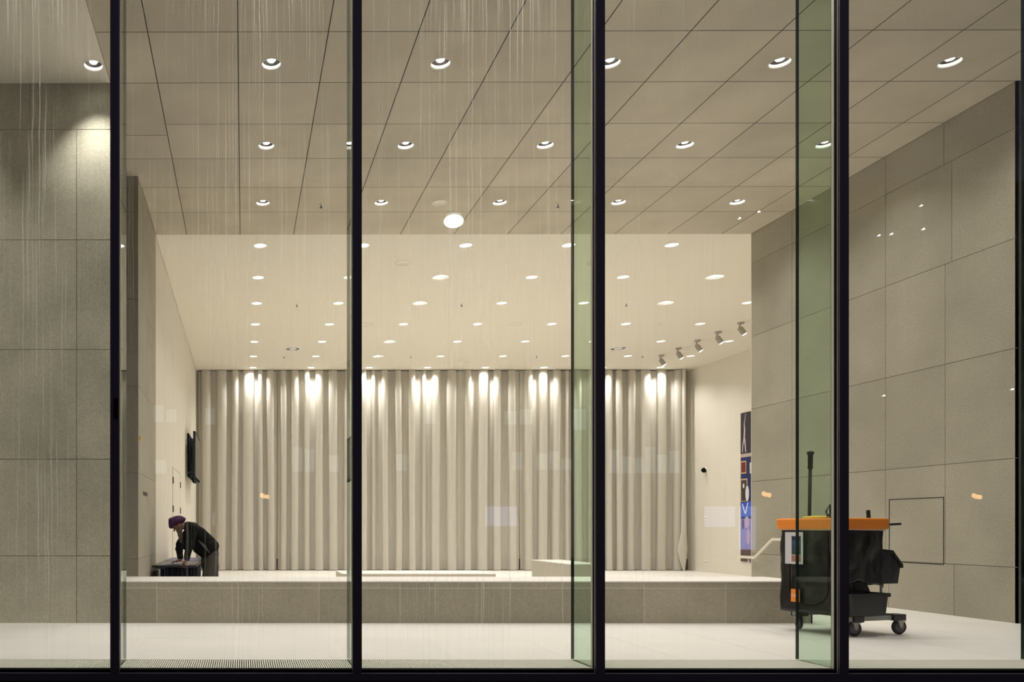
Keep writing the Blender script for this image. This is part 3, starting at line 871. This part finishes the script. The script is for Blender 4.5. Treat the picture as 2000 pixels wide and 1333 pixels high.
# flat panel close to the wall and a screen standing off on brackets
XS = XW
root = empty('wall_panel', (XS, 21.9, PZ(897, 21.5))); tag(root, 'dark teal panel lying flat on the left white wall', 'display')
b = mb(M['frame_black']); b.box(0, .05, -1.1, 1.0, -.52, .62); b.build('housing', root, bevel=.004)
b = mb(M['panel_teal']); b.box(.05, .053, -1.07, .97, -.49, .59); b.build('screen', root)  # plain dark teal face of the flat panel
root = empty('television', (XW+.20, 21.2, 2.92)); tag(root, 'big black flat television held off the left white wall on brackets', 'television')
b = mb(M['frame_black']); b.box(0, .055, -1.08, 1.08, -.60, .60); b.build('frame', root, bevel=.005)
b = mb(M['screen']); b.box(.055, .058, -1.03, 1.03, -.555, .555); b.build('screen', root)
for zq in (-.45, .42):
    b = mb(M['hinge']); b.tube([(0, -.7, zq), (-.10, -.75, zq+.03), (-.20, -.6, zq)], .014); b.tube([(0, -.3, zq), (-.20, -.3, zq)], .014); b.build('bracket', root)
b = mb(M['frame_black']); b.box(-.03, .04, -1.0, -.3, -.70, -.61); b.build('speaker_bar', root, bevel=.004)
# lettering on the side of the stone pier
to = text_mesh('wall_lettering', 'GARDEROBE', .085, .003, M['letters'], 1.15)
to.rotation_euler = (PI/2, 0, PI/2); to.location = (XL+.003, 11.58, PZ(967, 11.6)-.005)
tag(to, 'small grey capital letters on the stone pier beside the person', 'lettering')
b = mb(M['yellow_mark']); b.box(0, .02, -.035, .035, -.03, .03)
o = b.build('wall_marker', bevel=.004); o.location = (XL, 11.25, PZ(857, 11.25)); tag(o, 'tiny yellow marker high on the stone pier', 'marker')

# ------------------------------------------------------------------ display tables
TZ = .463
def table(y0, y1, x0, x1, label, topm):
    root = empty('display_table', ((x0+x1)/2, (y0+y1)/2, ZL)); tag(root, label, 'table', 'black display tables beside the pier')
    hx, hy = (x1-x0)/2, (y1-y0)/2; h = TZ-ZL
    b = mb(M['table_black']); b.box(-hx, hx, -hy, hy, h-.035, h-.004); b.build('table_edge', root, bevel=.004)
    b = mb(topm); b.box(-hx+.02, hx-.02, -hy+.02, hy-.02, h-.004, h); b.build('glass_top', root)
    b = mb(M['table_black']); b.box(-hx+.04, -hx+.20, -hy+.05, hy-.05, h-.06, h-.035); b.build('runner', root)
    # pleated skirt
    b = mb(M['table_skirt']); b.smooth = True
    per = []
    X0, X1, Y0, Y1 = -hx+.13, hx-.02, -hy+.06, hy-.06
    def edge(p, q, n):
        for i in range(n):
            t = i/n; per.append((p[0]+(q[0]-p[0])*t, p[1]+(q[1]-p[1])*t))
    edge((X0, Y0), (X1, Y0), 60); edge((X1, Y0), (X1, Y1), 90); edge((X1, Y1), (X0, Y1), 60); edge((X0, Y1), (X0, Y0), 90)
    top, bot = [], []
    for i, (x, y) in enumerate(per):
        k = 1 + .012*math.sin(i*1.1); kb = 1 + .03*math.sin(i*1.1)
        top.append(b.bm.verts.new((x*k, y*k, h-.036))); bot.append(b.bm.verts.new((x*kb, y*kb, .005)))
    b.bridge(bot, top); b.build('table_skirt', root)
table(12.42, 13.86, -1.44, -.745, 'black draped table with a grey glass top, the one the person is wiping', M['table_top'])
table(13.98, 15.6, -1.42, -.82, 'black table with a bluish top just behind the one being wiped', M['table_top_blue'])
b = mb(M['cloth_blue']); b.smooth = True
n = 10; g = [[b.bm.verts.new((-1.22+.20*i/n+.02*math.sin(j), 12.46+.17*j/n+.02*math.sin(i*1.3), TZ+.006+.012*abs(math.sin(i*1.1+j*.9)))) for j in range(n+1)] for i in range(n+1)]
for i in range(n):
    for j in range(n): b.face([g[i][j], g[i+1][j], g[i+1][j+1], g[i][j+1]], True)
tag(b.build('cleaning_cloth'), 'crumpled light blue cloth on the table top by the hand', 'cloth')

# ------------------------------------------------------------------ person
PY = 12.78
P = empty('person', (-.50, PY, ZL)); tag(P, 'person in purple turban, black jacket and grey trousers bending over the table', 'person')
def W(x, y, z): return Vector((x+.50, y, z-ZL))        # world x/z, y relative to the body's middle -> local
def hand(b, wr, d, up, side, curl, s=1.0):
    """palm, four fingers and a thumb. d: hand direction, up: back of hand, side: thumb side"""
    d = Vector(d).normalized(); up = Vector(up).normalized(); side = Vector(side).normalized(); wr = Vector(wr)
    k = wr + d*.085*s
    for q in (-.03, -.01, .01, .03):
        b.cap(wr + side*q*.55, k + side*q*1.05, .019*s, .015*s, 10)
    lens = {.033: .068, .011: .078, -.011: .073, -.033: .058}
    for q, L in lens.items():
        p = k + side*q; dd = d + side*q*2.2; ang = curl
        for seg, fr in enumerate((.45, .32, .25)):
            dd = (d*math.cos(ang) - up*math.sin(ang) + side*q*2.0).normalized()
            e = p + dd*L*fr*s; b.cap(p, e, (.0095-.001*seg)*s, (.0088-.001*seg)*s, 9); p = e; ang += curl*.9
    p = wr + d*.028*s + side*.024*s
    e = p + (d*.6 + side*.75 - up*.15).normalized()*.038*s; b.cap(p, e, .014*s, .0105*s, 9)
    e2 = e + (d*.9 + side*.35 - up*.25).normalized()*.030*s; b.cap(e, e2, .0105*s, .009*s, 9)
sh_n, el_n, wr_n = W(-.80, -.20, 1.035), W(-.86, -.30, .755), W(-.895, -.26, .535)
sh_f, el_f, wr_f = W(-.84, .20, 1.045), W(-1.06, .27, .77), W(-1.03, .12, .525)
hipn, hipf = W(-.515, -.09, .64), W(-.515, .09, .64)
kn_n, kn_f = W(-.575, -.10, .22), W(-.50, .12, .22)
an_n, an_f = W(-.47, -.11, -.21), W(-.40, .13, -.21)
neck, headc = W(-.90, 0, 1.075), W(-1.040, 0, 1.098)
tilt = Matrix.Rotation(R(-36), 3, 'Y')      # head pitched forward (towards -X)
b = mb(M['skin'])
b.cap(W(-.52, 0, .74), W(-.63, 0, .86), .10, .085); b.cap(W(-.63, 0, .86), W(-.79, 0, .98), .085, .09)
b.cap(W(-.80, 0, 1.02), neck, .08, .062); b.cap(neck, headc, .060, .062)
for s_, e_, w_ in ((sh_n, el_n, wr_n), (sh_f, el_f, wr_f)):
    b.cap(W(-.80, 0, 1.02), s_, .075, .055); b.cap(s_, e_, .046, .036); b.cap(e_, w_, .038, .027)
for h_, k_, a_ in ((hipn, kn_n, an_n), (hipf, kn_f, an_f)):
    b.cap(h_, k_, .085, .055); b.cap(k_, a_, .052, .036); b.cap(a_, a_+Vector((-.12, 0, -.055)), .035, .03)
def HL(x, y, z):        # head-local (face looks to -X before tilt)
    return headc + Vector((tilt @ Vector((x, y, z))))
q = tilt.to_quaternion()
b.ell(HL(0, 0, .02), (.098, .077, .105), q); b.ell(HL(-.045, 0, -.065), (.050, .050, .052), q)
b.cap(HL(-.095, 0, .010), HL(-.118, 0, -.030), .009, .015, 10)        # nose
b.ell(HL(-.088, 0, .022), (.016, .055, .012), q)                       # brow
for sy in (-1, 1):
    b.ell(HL(.012, sy*.080, -.005), (.020, .010, .032), q)             # ears
    b.ell(HL(-.072, sy*.040, -.022), (.022, .022, .020), q)            # cheeks
b.cap(HL(-.094, -.018, -.062), HL(-.094, .018, -.062), .009, .009, 8)  # lips
hand(b, wr_n, (-.35, -.42, -.42), (-.45, -.55, .6), (-.6, .75, .1), .55)
hand(b, wr_f, (-.85, -.40, -.22), (-.10, -.1, 1), (.3, -.9, .0), .10)
b.build('body', P, remesh=.0055, smooth_it=3)
for sy in (-1, 1):
    b = mb(M['eye']); b.ell(HL(-.090, sy*.032, .002), (.010, .012, .008), q); b.build('eye', P)
# jacket
b = mb(M['jacket'])
b.cap(W(-.525, -.05, .76), W(-.655, -.07, .90), .120, .118); b.cap(W(-.525, .05, .76), W(-.655, .07, .90), .120, .118)
b.cap(W(-.655, -.07, .90), W(-.79, -.10, 1.01), .118, .110); b.cap(W(-.655, .07, .90), W(-.79, .10, 1.01), .118, .110)
b.cap(W(-.60, 0, .72), W(-.80, 0, .98), .12, .115)
for yy_ in (-.08, 0, .08): b.cap(W(-.528, yy_, .74), W(-.560, yy_, .665), .136, .138)
b.cap(W(-.56, -.05, .66), W(-.62, -.05, .80), .12, .13); b.cap(W(-.56, .06, .66), W(-.62, .06, .80), .12, .13)
for yy_ in (-.08, 0, .08):
    b.cap(W(-.60, yy_, .74), W(-.70, yy_, .80), .12, .11); b.cap(W(-.62, yy_, .68), W(-.74, yy_, .80), .085, .09)
    b.cap(W(-.74, yy_, .80), W(-.80, yy_*.8, .95), .09, .10)
    b.cap(W(-.73, yy_, .71), W(-.60, yy_, .62), .075, .085); b.cap(W(-.73, yy_, .71), W(-.78, yy_, .86), .075, .08)
b.cap(W(-.86, .10, 1.0), W(-.97, .16, .86), .095, .085); b.cap(W(-.97, .16, .86), W(-.95, .15, .76), .085, .075)
b.cap(W(-.84, .0, .98), W(-.92, .05, .84), .09, .075)
b.cap(W(-.80, 0, 1.035), W(-.90, 0, 1.085), .105, .078)                 # collar
for s_, e_, w_ in ((sh_n, el_n, wr_n), (sh_f, el_f, wr_f)):
    b.cap(W(-.79, (-.09 if s_ is sh_n else .09), 1.02), s_, .105, .085); b.cap(s_, e_, .078, .066)
    w2 = e_ + (w_-e_)*.84; b.cap(e_, w2, .064, .048)
    b.cap(e_ + Vector((.02, 0, .02)), e_ + Vector((-.01, 0, -.06)), .062, .060)
j = b.build('jacket', P, remesh=.009, smooth_it=4)
dt = bpy.data.textures.new('cloth creases', 'CLOUDS'); dt.noise_scale = .12
dm = j.modifiers.new('creases', 'DISPLACE'); dm.texture = dt; dm.strength = .03; dm.mid_level = .5
for i in range(4):
    b = mb(M['stripe']); a = W(-.715+.022*i, -.232, .852-.028*i); c = W(-.585+.016*i, -.225, .760-.034*i)
    b.tube([a, (a+c)/2+Vector((0, -.006, 0)), c], .0018); b.build('piping', P)
# trousers
b = mb(M['trousers'])
b.cap(W(-.515, -.05, .645), W(-.515, .05, .645), .120, .120)
b.cap(W(-.56, -.06, .62), W(-.57, -.06, .45), .115, .11)
for h_, k_, a_ in ((hipn, kn_n, an_n), (hipf, kn_f, an_f)):
    b.cap(h_, k_, .116, .098); b.cap(k_, a_+Vector((0, 0, .03)), .092, .082)
j = b.build('trousers', P, remesh=.009, smooth_it=4)
dm = j.modifiers.new('creases', 'DISPLACE'); dm.texture = dt; dm.strength = .03
for a_ in (an_n, an_f):
    b = mb(M['shoe']); b.cap(a_+Vector((.03, 0, -.045)), a_+Vector((-.16, 0, -.055)), .043, .034); b.box(a_.x-.195, a_.x+.07, a_.y-.038, a_.y+.038, a_.z-.09, a_.z-.075); b.build('shoe', P, remesh=.006, smooth_it=2)
# turban wound in folds
b = mb(M['turban'])
rt = (tilt @ Matrix.Rotation(R(20), 3, 'Y'))
tq = rt.to_quaternion(); tcn = HL(.008, 0, .072)
b.ell(tcn, (.138, .112, .088), tq, 28, 16)
for i in range(5):
    th = -.9 + i*.42; c_ = tcn + rt @ Vector((0, 0, .012*i-.028)); pts = []
    tl = Matrix.Rotation(R(-16+9*i), 3, 'X') @ Matrix.Rotation(R(8*i-14), 3, 'Y')
    for k in range(29):
        a = 2*PI*k/28; pts.append(c_ + rt @ (tl @ Vector(((.130-.006*i)*math.cos(a), (.106-.006*i)*math.sin(a), 0))))
    b.tube(pts, .026, 8, False)
b.build('turban', P, remesh=.006, smooth_it=2)
# beard, full and long
b = mb(M['beard'])
b.ell(HL(-.050, 0, -.085), (.050, .052, .040), q)
for sy in (-1, 0, 1):
    b.cap(HL(-.050, sy*.032, -.085), headc+Vector((.025, sy*.03, -.19)), .040, .034)
    b.cap(HL(.0, sy*.060, -.02), HL(-.045, sy*.050, -.085), .020, .034)
b.cap(headc+Vector((.02, 0, -.15)), headc+Vector((.035, 0, -.27)), .048, .020)
b.build('beard', P, remesh=.006, smooth_it=1)

# ------------------------------------------------------------------ cleaning cart
TH = math.atan2(.26, .966)
K = empty('cleaning_cart', (5.95, 7.71, 0), TH); tag(K, 'black cleaning cart with orange top rim behind the fourth mullion', 'cleaning cart')
def clink(name, parent, b, **k): return b.build(name, parent, **k)
# orange rim: hollow rounded frame
def rrect(x0, x1, y0, y1, r, n=5):
    pts = []
    for cx, cy, a0 in ((x1-r, y1-r, 0), (x0+r, y1-r, PI/2), (x0+r, y0+r, PI), (x1-r, y0+r, 1.5*PI)):
        for i in range(n+1):
            a = a0+PI/2*i/n; pts.append((cx+r*math.cos(a), cy+r*math.sin(a)))
    return pts
U0, U1, V0, V1 = -.235, .378, -.06, .625
b = mb(M['orange'])
loops = []
for ins, z in ((.0, 1.045), (-.006, 1.075), (-.006, 1.14), (.0, 1.152), (.03, 1.155), (.05, 1.15), (.055, 1.06), (.03, 1.045)):
    loops.append([b.bm.verts.new((x, y, z)) for x, y in rrect(U0+ins, U1-ins, V0+ins, V1-ins, .03)])
for a, c in zip(loops, loops[1:]+loops[:1]): b.bridge(a, c, False)
clink('orange_rim', K, b, bevel=.002)
b = mb(simple('cream liner', (.62, .55, .45), .5)); b.smooth = True
la, lb = [], []
for i, (x, y) in enumerate(rrect(U0+.012, U1-.012, V0+.012, V1-.012, .03, 8)):
    la.append(b.bm.verts.new((x, y, 1.05))); lb.append(b.bm.verts.new((x, y, 1.040 - .010*abs(math.sin(i*1.7)))))
b.bridge(la, lb); clink('bin_liner', K, b)
# crossbar between the two openings
b = mb(M['orange']); b.box(.06, .11, V0+.04, V1-.04, 1.06, 1.15); clink('crossbar', K, b, bevel=.004)
# bags: lofted sacks with creases
def sack(u0, u1, v0, v1, z0, z1, seed, sag=.0, taper=.0, nu=22, nz=26):
    b = mb(M['black_fabric']); b.smooth = True; rings = []
    for j in range(nz+1):
        t = j/nz; z = z1 + (z0-z1)*t; ring = []
        base = rrect(u0+taper*t, u1-taper*t, v0+taper*t, v1-taper*t, .03, 3)
        # resample sides
        pts = []
        for i in range(len(base)):
            p, q_ = Vector(base[i]), Vector(base[(i+1) % len(base)]); m = max(1, int((q_-p).length/.022))
            for s_ in range(m): pts.append(p + (q_-p)*(s_/m))
        cx, cy = (u0+u1)/2, (v0+v1)/2
        for p in pts:
            nz_ = noise.noise(Vector((p.x*7+seed, p.y*7, z*5))) * .030 + noise.noise(Vector((p.x*22+seed, p.y*22, z*9))) * .008
            env = math.sin(PI*min(1, t*1.05+.02))**.4 if t > 0 else 0
            d = Vector((p.x-cx, p.y-cy)).normalized()
            zz = z + (sag*noise.noise(Vector((p.x*5+seed, p.y*5, 3))) if t > .9 else 0)
            ring.append(b.bm.verts.new((p.x+d.x*nz_*env, p.y+d.y*nz_*env, zz)))
        rings.append(ring)
    mlen = min(len(r) for r in rings)
    for r_ in rings:
        pass
    for a, c in zip(rings, rings[1:]):
        n1, n2 = len(a), len(c)
        if n1 == n2: b.bridge(a, c)
        else:
            for i in range(n1):
                k = (i+1) % n1; i2 = int(i*n2/n1); k2 = int((i+1)*n2/n1) % n2
                b.face([a[i], a[k], c[k2], c[i2]] if k2 != i2 else [a[i], a[k], c[i2]], True)
    b.face(rings[-1]); b.face(list(reversed(rings[0])))
    return b
b = sack(-.212, .10, .07, .61, .205, 1.05, 3.1, .03); clink('big_bag', K, b)
b = sack(-.212, -.168, -.035, .10, .205, 1.05, 5.1, .01); clink('bag_front_flap', K, b)
b = sack(-.165, .352, -.038, .30, .53, 1.05, 9.7, .10); clink('side_bag', K, b)
# seams: rounded zip panel on the end of the big bag
b = mb(M['frame_black']); pts = []
for i in range(25):
    a = PI + PI*i/24; pts.append((-.232, .27+.20*math.cos(a), .45+.17*math.sin(a)))
pts = [(-.232, .07, .98)] + pts + [(-.232, .47, .98)]
b.tube(pts, .006, 6); clink('zip', K, b)
# tag with lettering
b = mb(M['orange']); b.box(-.240, -.232, .362, .455, .305, .435); clink('orange_label', K, b, bevel=.002)
to = text_mesh('label_lettering', 'TAS', .044, .001, M['white_letters']); to.parent = K
to.rotation_euler = (PI/2, 0, -PI/2); to.location = (-.2415, .451, .352)
# chassis
b = mb(M['grey_tube']); b.box(-.10, .56, -.035, .005, .150, .195); b.box(-.10, .50, .52, .56, .150, .195); clink('chassis_bar', K, b, bevel=.003)
b = mb(M['black_plastic']); b.box(-.06, .06, -.06, .05, .140, .20); clink('corner_block', K, b, bevel=.005)
b = mb(M['black_plastic']); b.box(.44, .60, -.06, .05, .145, .205); clink('corner_block', K, b, bevel=.005)
b = mb(M['black_plastic']); b.box(-.07, .05, .50, .60, .140, .20); clink('corner_block', K, b, bevel=.005)
b = mb(M['black_plastic']); b.box(.44, .60, .50, .60, .145, .205); clink('corner_block', K, b, bevel=.005)
b = mb(M['black_plastic']); b.box(-.08, .52, -.02, .56, .185, .205); clink('deck', K, b, bevel=.004)
b = mb(M['grey_tube'])
for u, v in ((.38, .02), (.38, .54), (-.15, .54)): b.tube([(u, v, .2), (u, v, 1.05)], .012)
clink('posts', K, b)
def caster():
    root = empty('caster'); root.parent = K
    b = mb(M['steel']); b.lathe([(.03, .135), (.032, .14), (.02, .15)], n=16, cap0=True, cap1=True)
    for s_ in (-1, 1):
        y = s_*.024
        b.face([(-.030, y, .135), (.034, y, .135), (.016, y, .068), (-.004, y, .060)]); b.face([(-.030, y+s_*.003, .135), (.034, y+s_*.003, .135), (.016, y+s_*.003, .068), (-.004, y+s_*.003, .060)])
    b.box(-.03, .034, -.026, .026, .128, .135); b.lathe([(.010, -.032), (.010, .032)], (.004, 0, .075), 12, (0, 1, 0), True, True)
    b.build('fork', root)
    b = mb(M['tyre']); b.lathe([(.052, -.014), (.068, -.014), (.073, -.008), (.075, 0), (.073, .008), (.068, .014), (.052, .014)], (.004, 0, .075), 32, (0, 1, 0)); t = b.build('tyre', root)
    b = mb(M['rubber']); b.lathe([(.012, -.012), (.030, -.010), (.034, -.014), (.052, -.012), (.052, .012), (.034, .014), (.030, .010), (.012, .012)], (.004, 0, .075), 32, (0, 1, 0), True, True); b.build('wheel_hub', root)
    b = mb(M['steel']); b.box(.02, .085, -.018, .018, .120, .128, Matrix.Rotation(R(-8), 4, 'Y')); b.build('brake_lever', root)
    return root
cs = caster()
for i, (u, v, a) in enumerate(((.0, 0, -8), (.58, 0, -10), (0.0, .565, 60), (.56, .565, 20))):
    o = cs if i == 0 else copy_tree(cs, K)
    o.location = (u, v, 0); o.rotation_euler = (0, 0, R(a))

ku = Vector((math.cos(TH), math.sin(TH), 0)); kv = Vector((-math.sin(TH), math.cos(TH), 0)); K0 = Vector((5.95, 7.71, 0))
def CW(u, v, z): return K0 + ku*u + kv*v + Vector((0, 0, z))
# open storage bins
def bin_(name, u0, u1, v0, v1, z0, z1, label, slope, lip=.03, tap=.025):
    root = empty(name, CW((u0+u1)/2, (v0+v1)/2, z0), TH); tag(root, label, 'storage bin')
    hu, hv, h = (u1-u0)/2, (v1-v0)/2, z1-z0
    b = mb(M['black_plastic'])
    def zt(x): return h - slope*max(0, (x/hu))*h if slope > 0 else h
    def top(x, y, o): 
        return (x, y, zt(x)+o)
    ou = [(-hu, -hv), (hu*.1, -hv), (hu, -hv), (hu, hv), (hu*.1, hv), (-hu, hv)]
    t_o = [b.bm.verts.new(top(x, y, 0)) for x, y in ou]
    b_o = [b.bm.verts.new((x*(1-tap*4), y*(1-tap*4), 0)) for x, y in ou]
    t_i = [b.bm.verts.new(top(x*.96, y*.95, 0)) for x, y in ou]
    b_i = [b.bm.verts.new((x*(1-tap*4)*.94, y*(1-tap*4)*.92, .012)) for x, y in ou]
    b.bridge(b_o, t_o, False); b.bridge(t_o, t_i, False); b.bridge(t_i, b_i, False); b.face(list(reversed(b_o))); b.face(b_i)
    b.build('shell', root, bevel=.003)
    b = mb(M['black_plastic']); r1 = [b.bm.verts.new(top(x*1.10, y*1.08, .006)) for x, y in ou]; r2 = [b.bm.verts.new(top(x*1.10, y*1.08, -lip)) for x, y in ou]
    r0 = [b.bm.verts.new(top(x*.97, y*.97, .006)) for x, y in ou]; r3 = [b.bm.verts.new(top(x*1.06, y*1.05, -lip)) for x, y in ou]
    b.bridge(r0, r1, False); b.bridge(r1, r2, False); b.bridge(r2, r3, False); b.bridge(r3, r0, False); b.build('rim', root, bevel=.002)
    return root
bin_('storage_bin', .385, .655, .03, .38, .50, .845, 'black plastic bin hanging on the right end of the cart', .42)
bin_('storage_bin', -.16, .295, -.11, .06, .207, .418, 'black open bin on the lower deck under the bag', 0.0)
# sloping back plate rising behind the lower bin
b = mb(M['black_plastic']); b.face([(-.05, .075, .40), (.325, .075, .40), (.24, .075, .56), (-.05, .075, .56)]); b.face([(-.05, .085, .40), (.325, .085, .40), (.24, .085, .56), (-.05, .085, .56)])
b.box(-.05, .24, .075, .085, .22, .56); clink('back_plate', K, b)
b = mb(M['black_plastic']); b.tube([(.37, .03, 1.087), (.56, .0, 1.095), (.60, -.005, 1.097)], .0125, 12); clink('push_handle', K, b)
# mop handle
Ym = 8.05
mt = Vector((PX(1583, Ym), Ym, PZ(884, Ym))); mbm = Vector((PX(1579, Ym), Ym-.0, .62)); dm_ = (mt-mbm).normalized()
root = empty('mop', mbm); tag(root, 'black mop handle standing upright in the cart', 'mop')
M['pole_black'] = simple('matt black pole', (.006, .006, .006), .6, spec=.2)
b = mb(M['pole_black']); L = (mt-mbm).length
mid = mt-dm_*.17
b.tube([Vector((0,0,0)), mid-mbm], .0155, 16); b.build('pole', root)
b = mb(M['frame_black']); b.lathe([(.021, 0), (.024, .01), (.021, .03), (.023, .10), (.021, .13), (.025, .145), (.032, .155), (.030, .172), (.012, .178)], mid-mbm, 20, dm_, True, True); b.build('grip', root)
# yellow bucket under the rim
c0 = CW(-.085, .30, 0); root = empty('bucket', (c0.x, c0.y, 1.012)); tag(root, 'yellow round bucket top sitting in the orange rim', 'bucket')
b = mb(M['yellow']); b.lathe([(.09, .04), (.105, .135), (.122, .140), (.124, .152), (.11, .160), (.06, .168), (.01, .170)], n=32, cap0=True, cap1=True); b.build('shell', root)
# small tools
c1 = CW(.272, .05, 1.0); root = empty('scraper', c1, TH); tag(root, 'dark green flat scraper handle standing in the right part of the cart', 'scraper')
b = mb(simple('dark green plastic', (.02, .04, .038), .4)); b.box(-.020, .020, -.008, .008, 0, .235, Matrix.Rotation(R(-5), 4, 'Y')); b.build('handle', root, bevel=.004)
b = mb(M['steel']); b.box(-.02, .02, -.004, .004, -.12, 0); b.build('blade', root)
c2 = CW(-.215, .105, 1.0); root = empty('wire_hook', c2, TH); tag(root, 'bent black wire clip just left of the fourth mullion', 'clip')
b = mb(M['black_plastic']); b.tube([(.06, 0, -.05), (.05, 0, .29), (.0, 0, .22), (.02, 0, .17), (.06, 0, .22)], .008, 8); b.build('wire', root)
# printed sheet in the pocket on the bag
c3 = CW(-.236, .395, .69); root = empty('paper_sheet', c3, TH); tag(root, 'white printed sheet with small pictures in the bag pocket', 'paper')
b = mb(M['paper']); b.box(-.002, 0, -.07, .125, 0, .325); b.build('sheet', root)
cols_ = [((.02, .02, .05), .30, .355), ((.04, .08, .16), .24, .30), ((.03, .05, .12), .19, .24), ((.02, .07, .06), .12, .19), ((.45, .20, .12), .03, .11)]
for col, z0, z1 in cols_:
    b = mb(simple('sheet print', col, .4, var=.5, vscale=60)); b.box(-.004, -.002, -.045, .052, z0*.8, z1*.8); b.build('picture', root)

# ------------------------------------------------------------------ street side, seen only as reflections in the glass
def MIR(x, y, Yo):
    """place on the street side (depth Yo) whose mirror image in the glass falls at that spot"""
    T = 2*YG - Yo; return (PX(x, T), Yo, PZ(y, T))
p = MIR(886, 433, -10)
root = empty('street_lamp', (p[0], p[1], -.15)); tag(root, 'street lamp across the pavement, mirrored as the brightest spot in the glass', 'street lamp')
b = mb(M['frame']); b.tube([(0, -.4, 0), (0, -.4, p[2]-.2), (0, -.3, p[2]+.42), (0, 0, p[2]+.48)], .06); b.build('pole', root)
b = mb(M['lens']); b.ell((0, 0, p[2]+.15), (.27, .20, .17)); b.build('lamp_globe', root)
b = mb(M['frame']); b.lathe([(.24, 0), (.20, .12), (.05, .16)], (0, 0, p[2]+.30), 20, None, True, True); b.build('lamp_cap', root)
M['lantern'] = simple('warm lantern glass', (1, .8, .5), .4, emit=(1, .52, .20), es=9)
M['lit_window'] = simple('cool lit office window', (.5, .6, .6), .4, emit=(.72, .92, .95), es=.9)
M['lit_screen'] = simple('bluish lightbox', (.5, .5, .8), .4, emit=(.50, .56, 1.0), es=1.9)
M['far_wall'] = simple('dark brick front', (.02, .02, .02), .9)
root = empty('opposite_building', (5, -22, -.15)); tag(root, 'dark building across the street with a few lit windows, only mirrored in the glass', 'building')
b = mb(M['far_wall']); b.box(-40, 45, -1, 0, 0, 16); b.build('wall', root)
rw = random.Random(4)
for y0, y1, x0, x1 in ((925, 880, 250, 330), (922, 872, 548, 690), (920, 885, 720, 800), (918, 880, 1000, 1120), (925, 870, 1190, 1330), (825, 790, 300, 350), (830, 785, 400, 450), (828, 780, 830, 900), (830, 790, 985, 1045), (840, 800, 1120, 1150), (1026, 992, 415, 421)):
    a = MIR(x0, y0, -22); c = MIR(x1, y1, -22); n = max(1, int((c[0]-a[0])/.5))
    for i in range(n):
        if rw.random() < .25 and n > 1: continue
        u0 = a[0]+(c[0]-a[0])*i/n; u1 = a[0]+(c[0]-a[0])*(i+.8)/n
        b = mb(M['lit_window']); b.box(u0-5, u1-5, 0, .05, a[2]+.15, a[2]+.15+(c[2]-a[2])*rw.uniform(.5, 1)); b.build('window', root)
for (x, y) in ((1800, 404), (1717, 462), (1742, 459), (1804, 450), (1483, 415), (1445, 428), (1978, 762), (1727, 774)):
    p = MIR(x, y, -21.9); b = mb(M['lens']); b.ell((p[0]-5, .1, p[2]+.15), (.045, .045, .035), None, 10, 6); b.box(p[0]-5-.02, p[0]-5+.02, 0, .1, p[2]+.14, p[2]+.16); b.build('facade_lamp', root)
for i, (x, y) in enumerate(((517, 969), (1497, 966), (1908, 970), (1000, 1000))):
    p = MIR(x, y, -21); sc_ = 1 if i < 3 else .4
    root = empty('lantern', p); tag(root, 'warm orange lantern group across the street, %s mirrored one' % ordn[i], 'lantern', 'lanterns mirrored in the glass')
    for dx, dz in ((-.12, .02), (.12, -.04), (-.02, -.02)):
        b = mb(M['lantern']); b.ell((dx*sc_, 0, dz*sc_), (.075*sc_, .075*sc_, .10*sc_)); b.build('lamp_globe', root)
    b = mb(M['frame']); b.box(-.22*sc_, .22*sc_, -.03, .03, .16*sc_, .20*sc_); b.box(-.02, .02, -.03, .03, -p[2], .16*sc_); b.build('stand', root)
for i, (x0, x1, y0, y1) in enumerate(((948, 1010, 1028, 990), (1376, 1436, 1030, 990), (1443, 1476, 1075, 990))):
    a = MIR(x0, y0, -18); c = MIR(x1, y1, -18)
    root = empty('lightbox', (a[0], -18, a[2])); tag(root, 'bluish lit advertising box at a stop across the street, %s mirrored one' % ordn[i], 'lightbox', 'lightboxes mirrored in the glass')
    b = mb(M['frame']); b.box(-.05, c[0]-a[0]+.05, -.12, -.01, -a[2]-.1, c[2]-a[2]+.06); b.build('case', root)
    b = mb(M['lit_screen']); b.box(0, c[0]-a[0], -.01, 0, 0, c[2]-a[2]); b.build('panel', root)
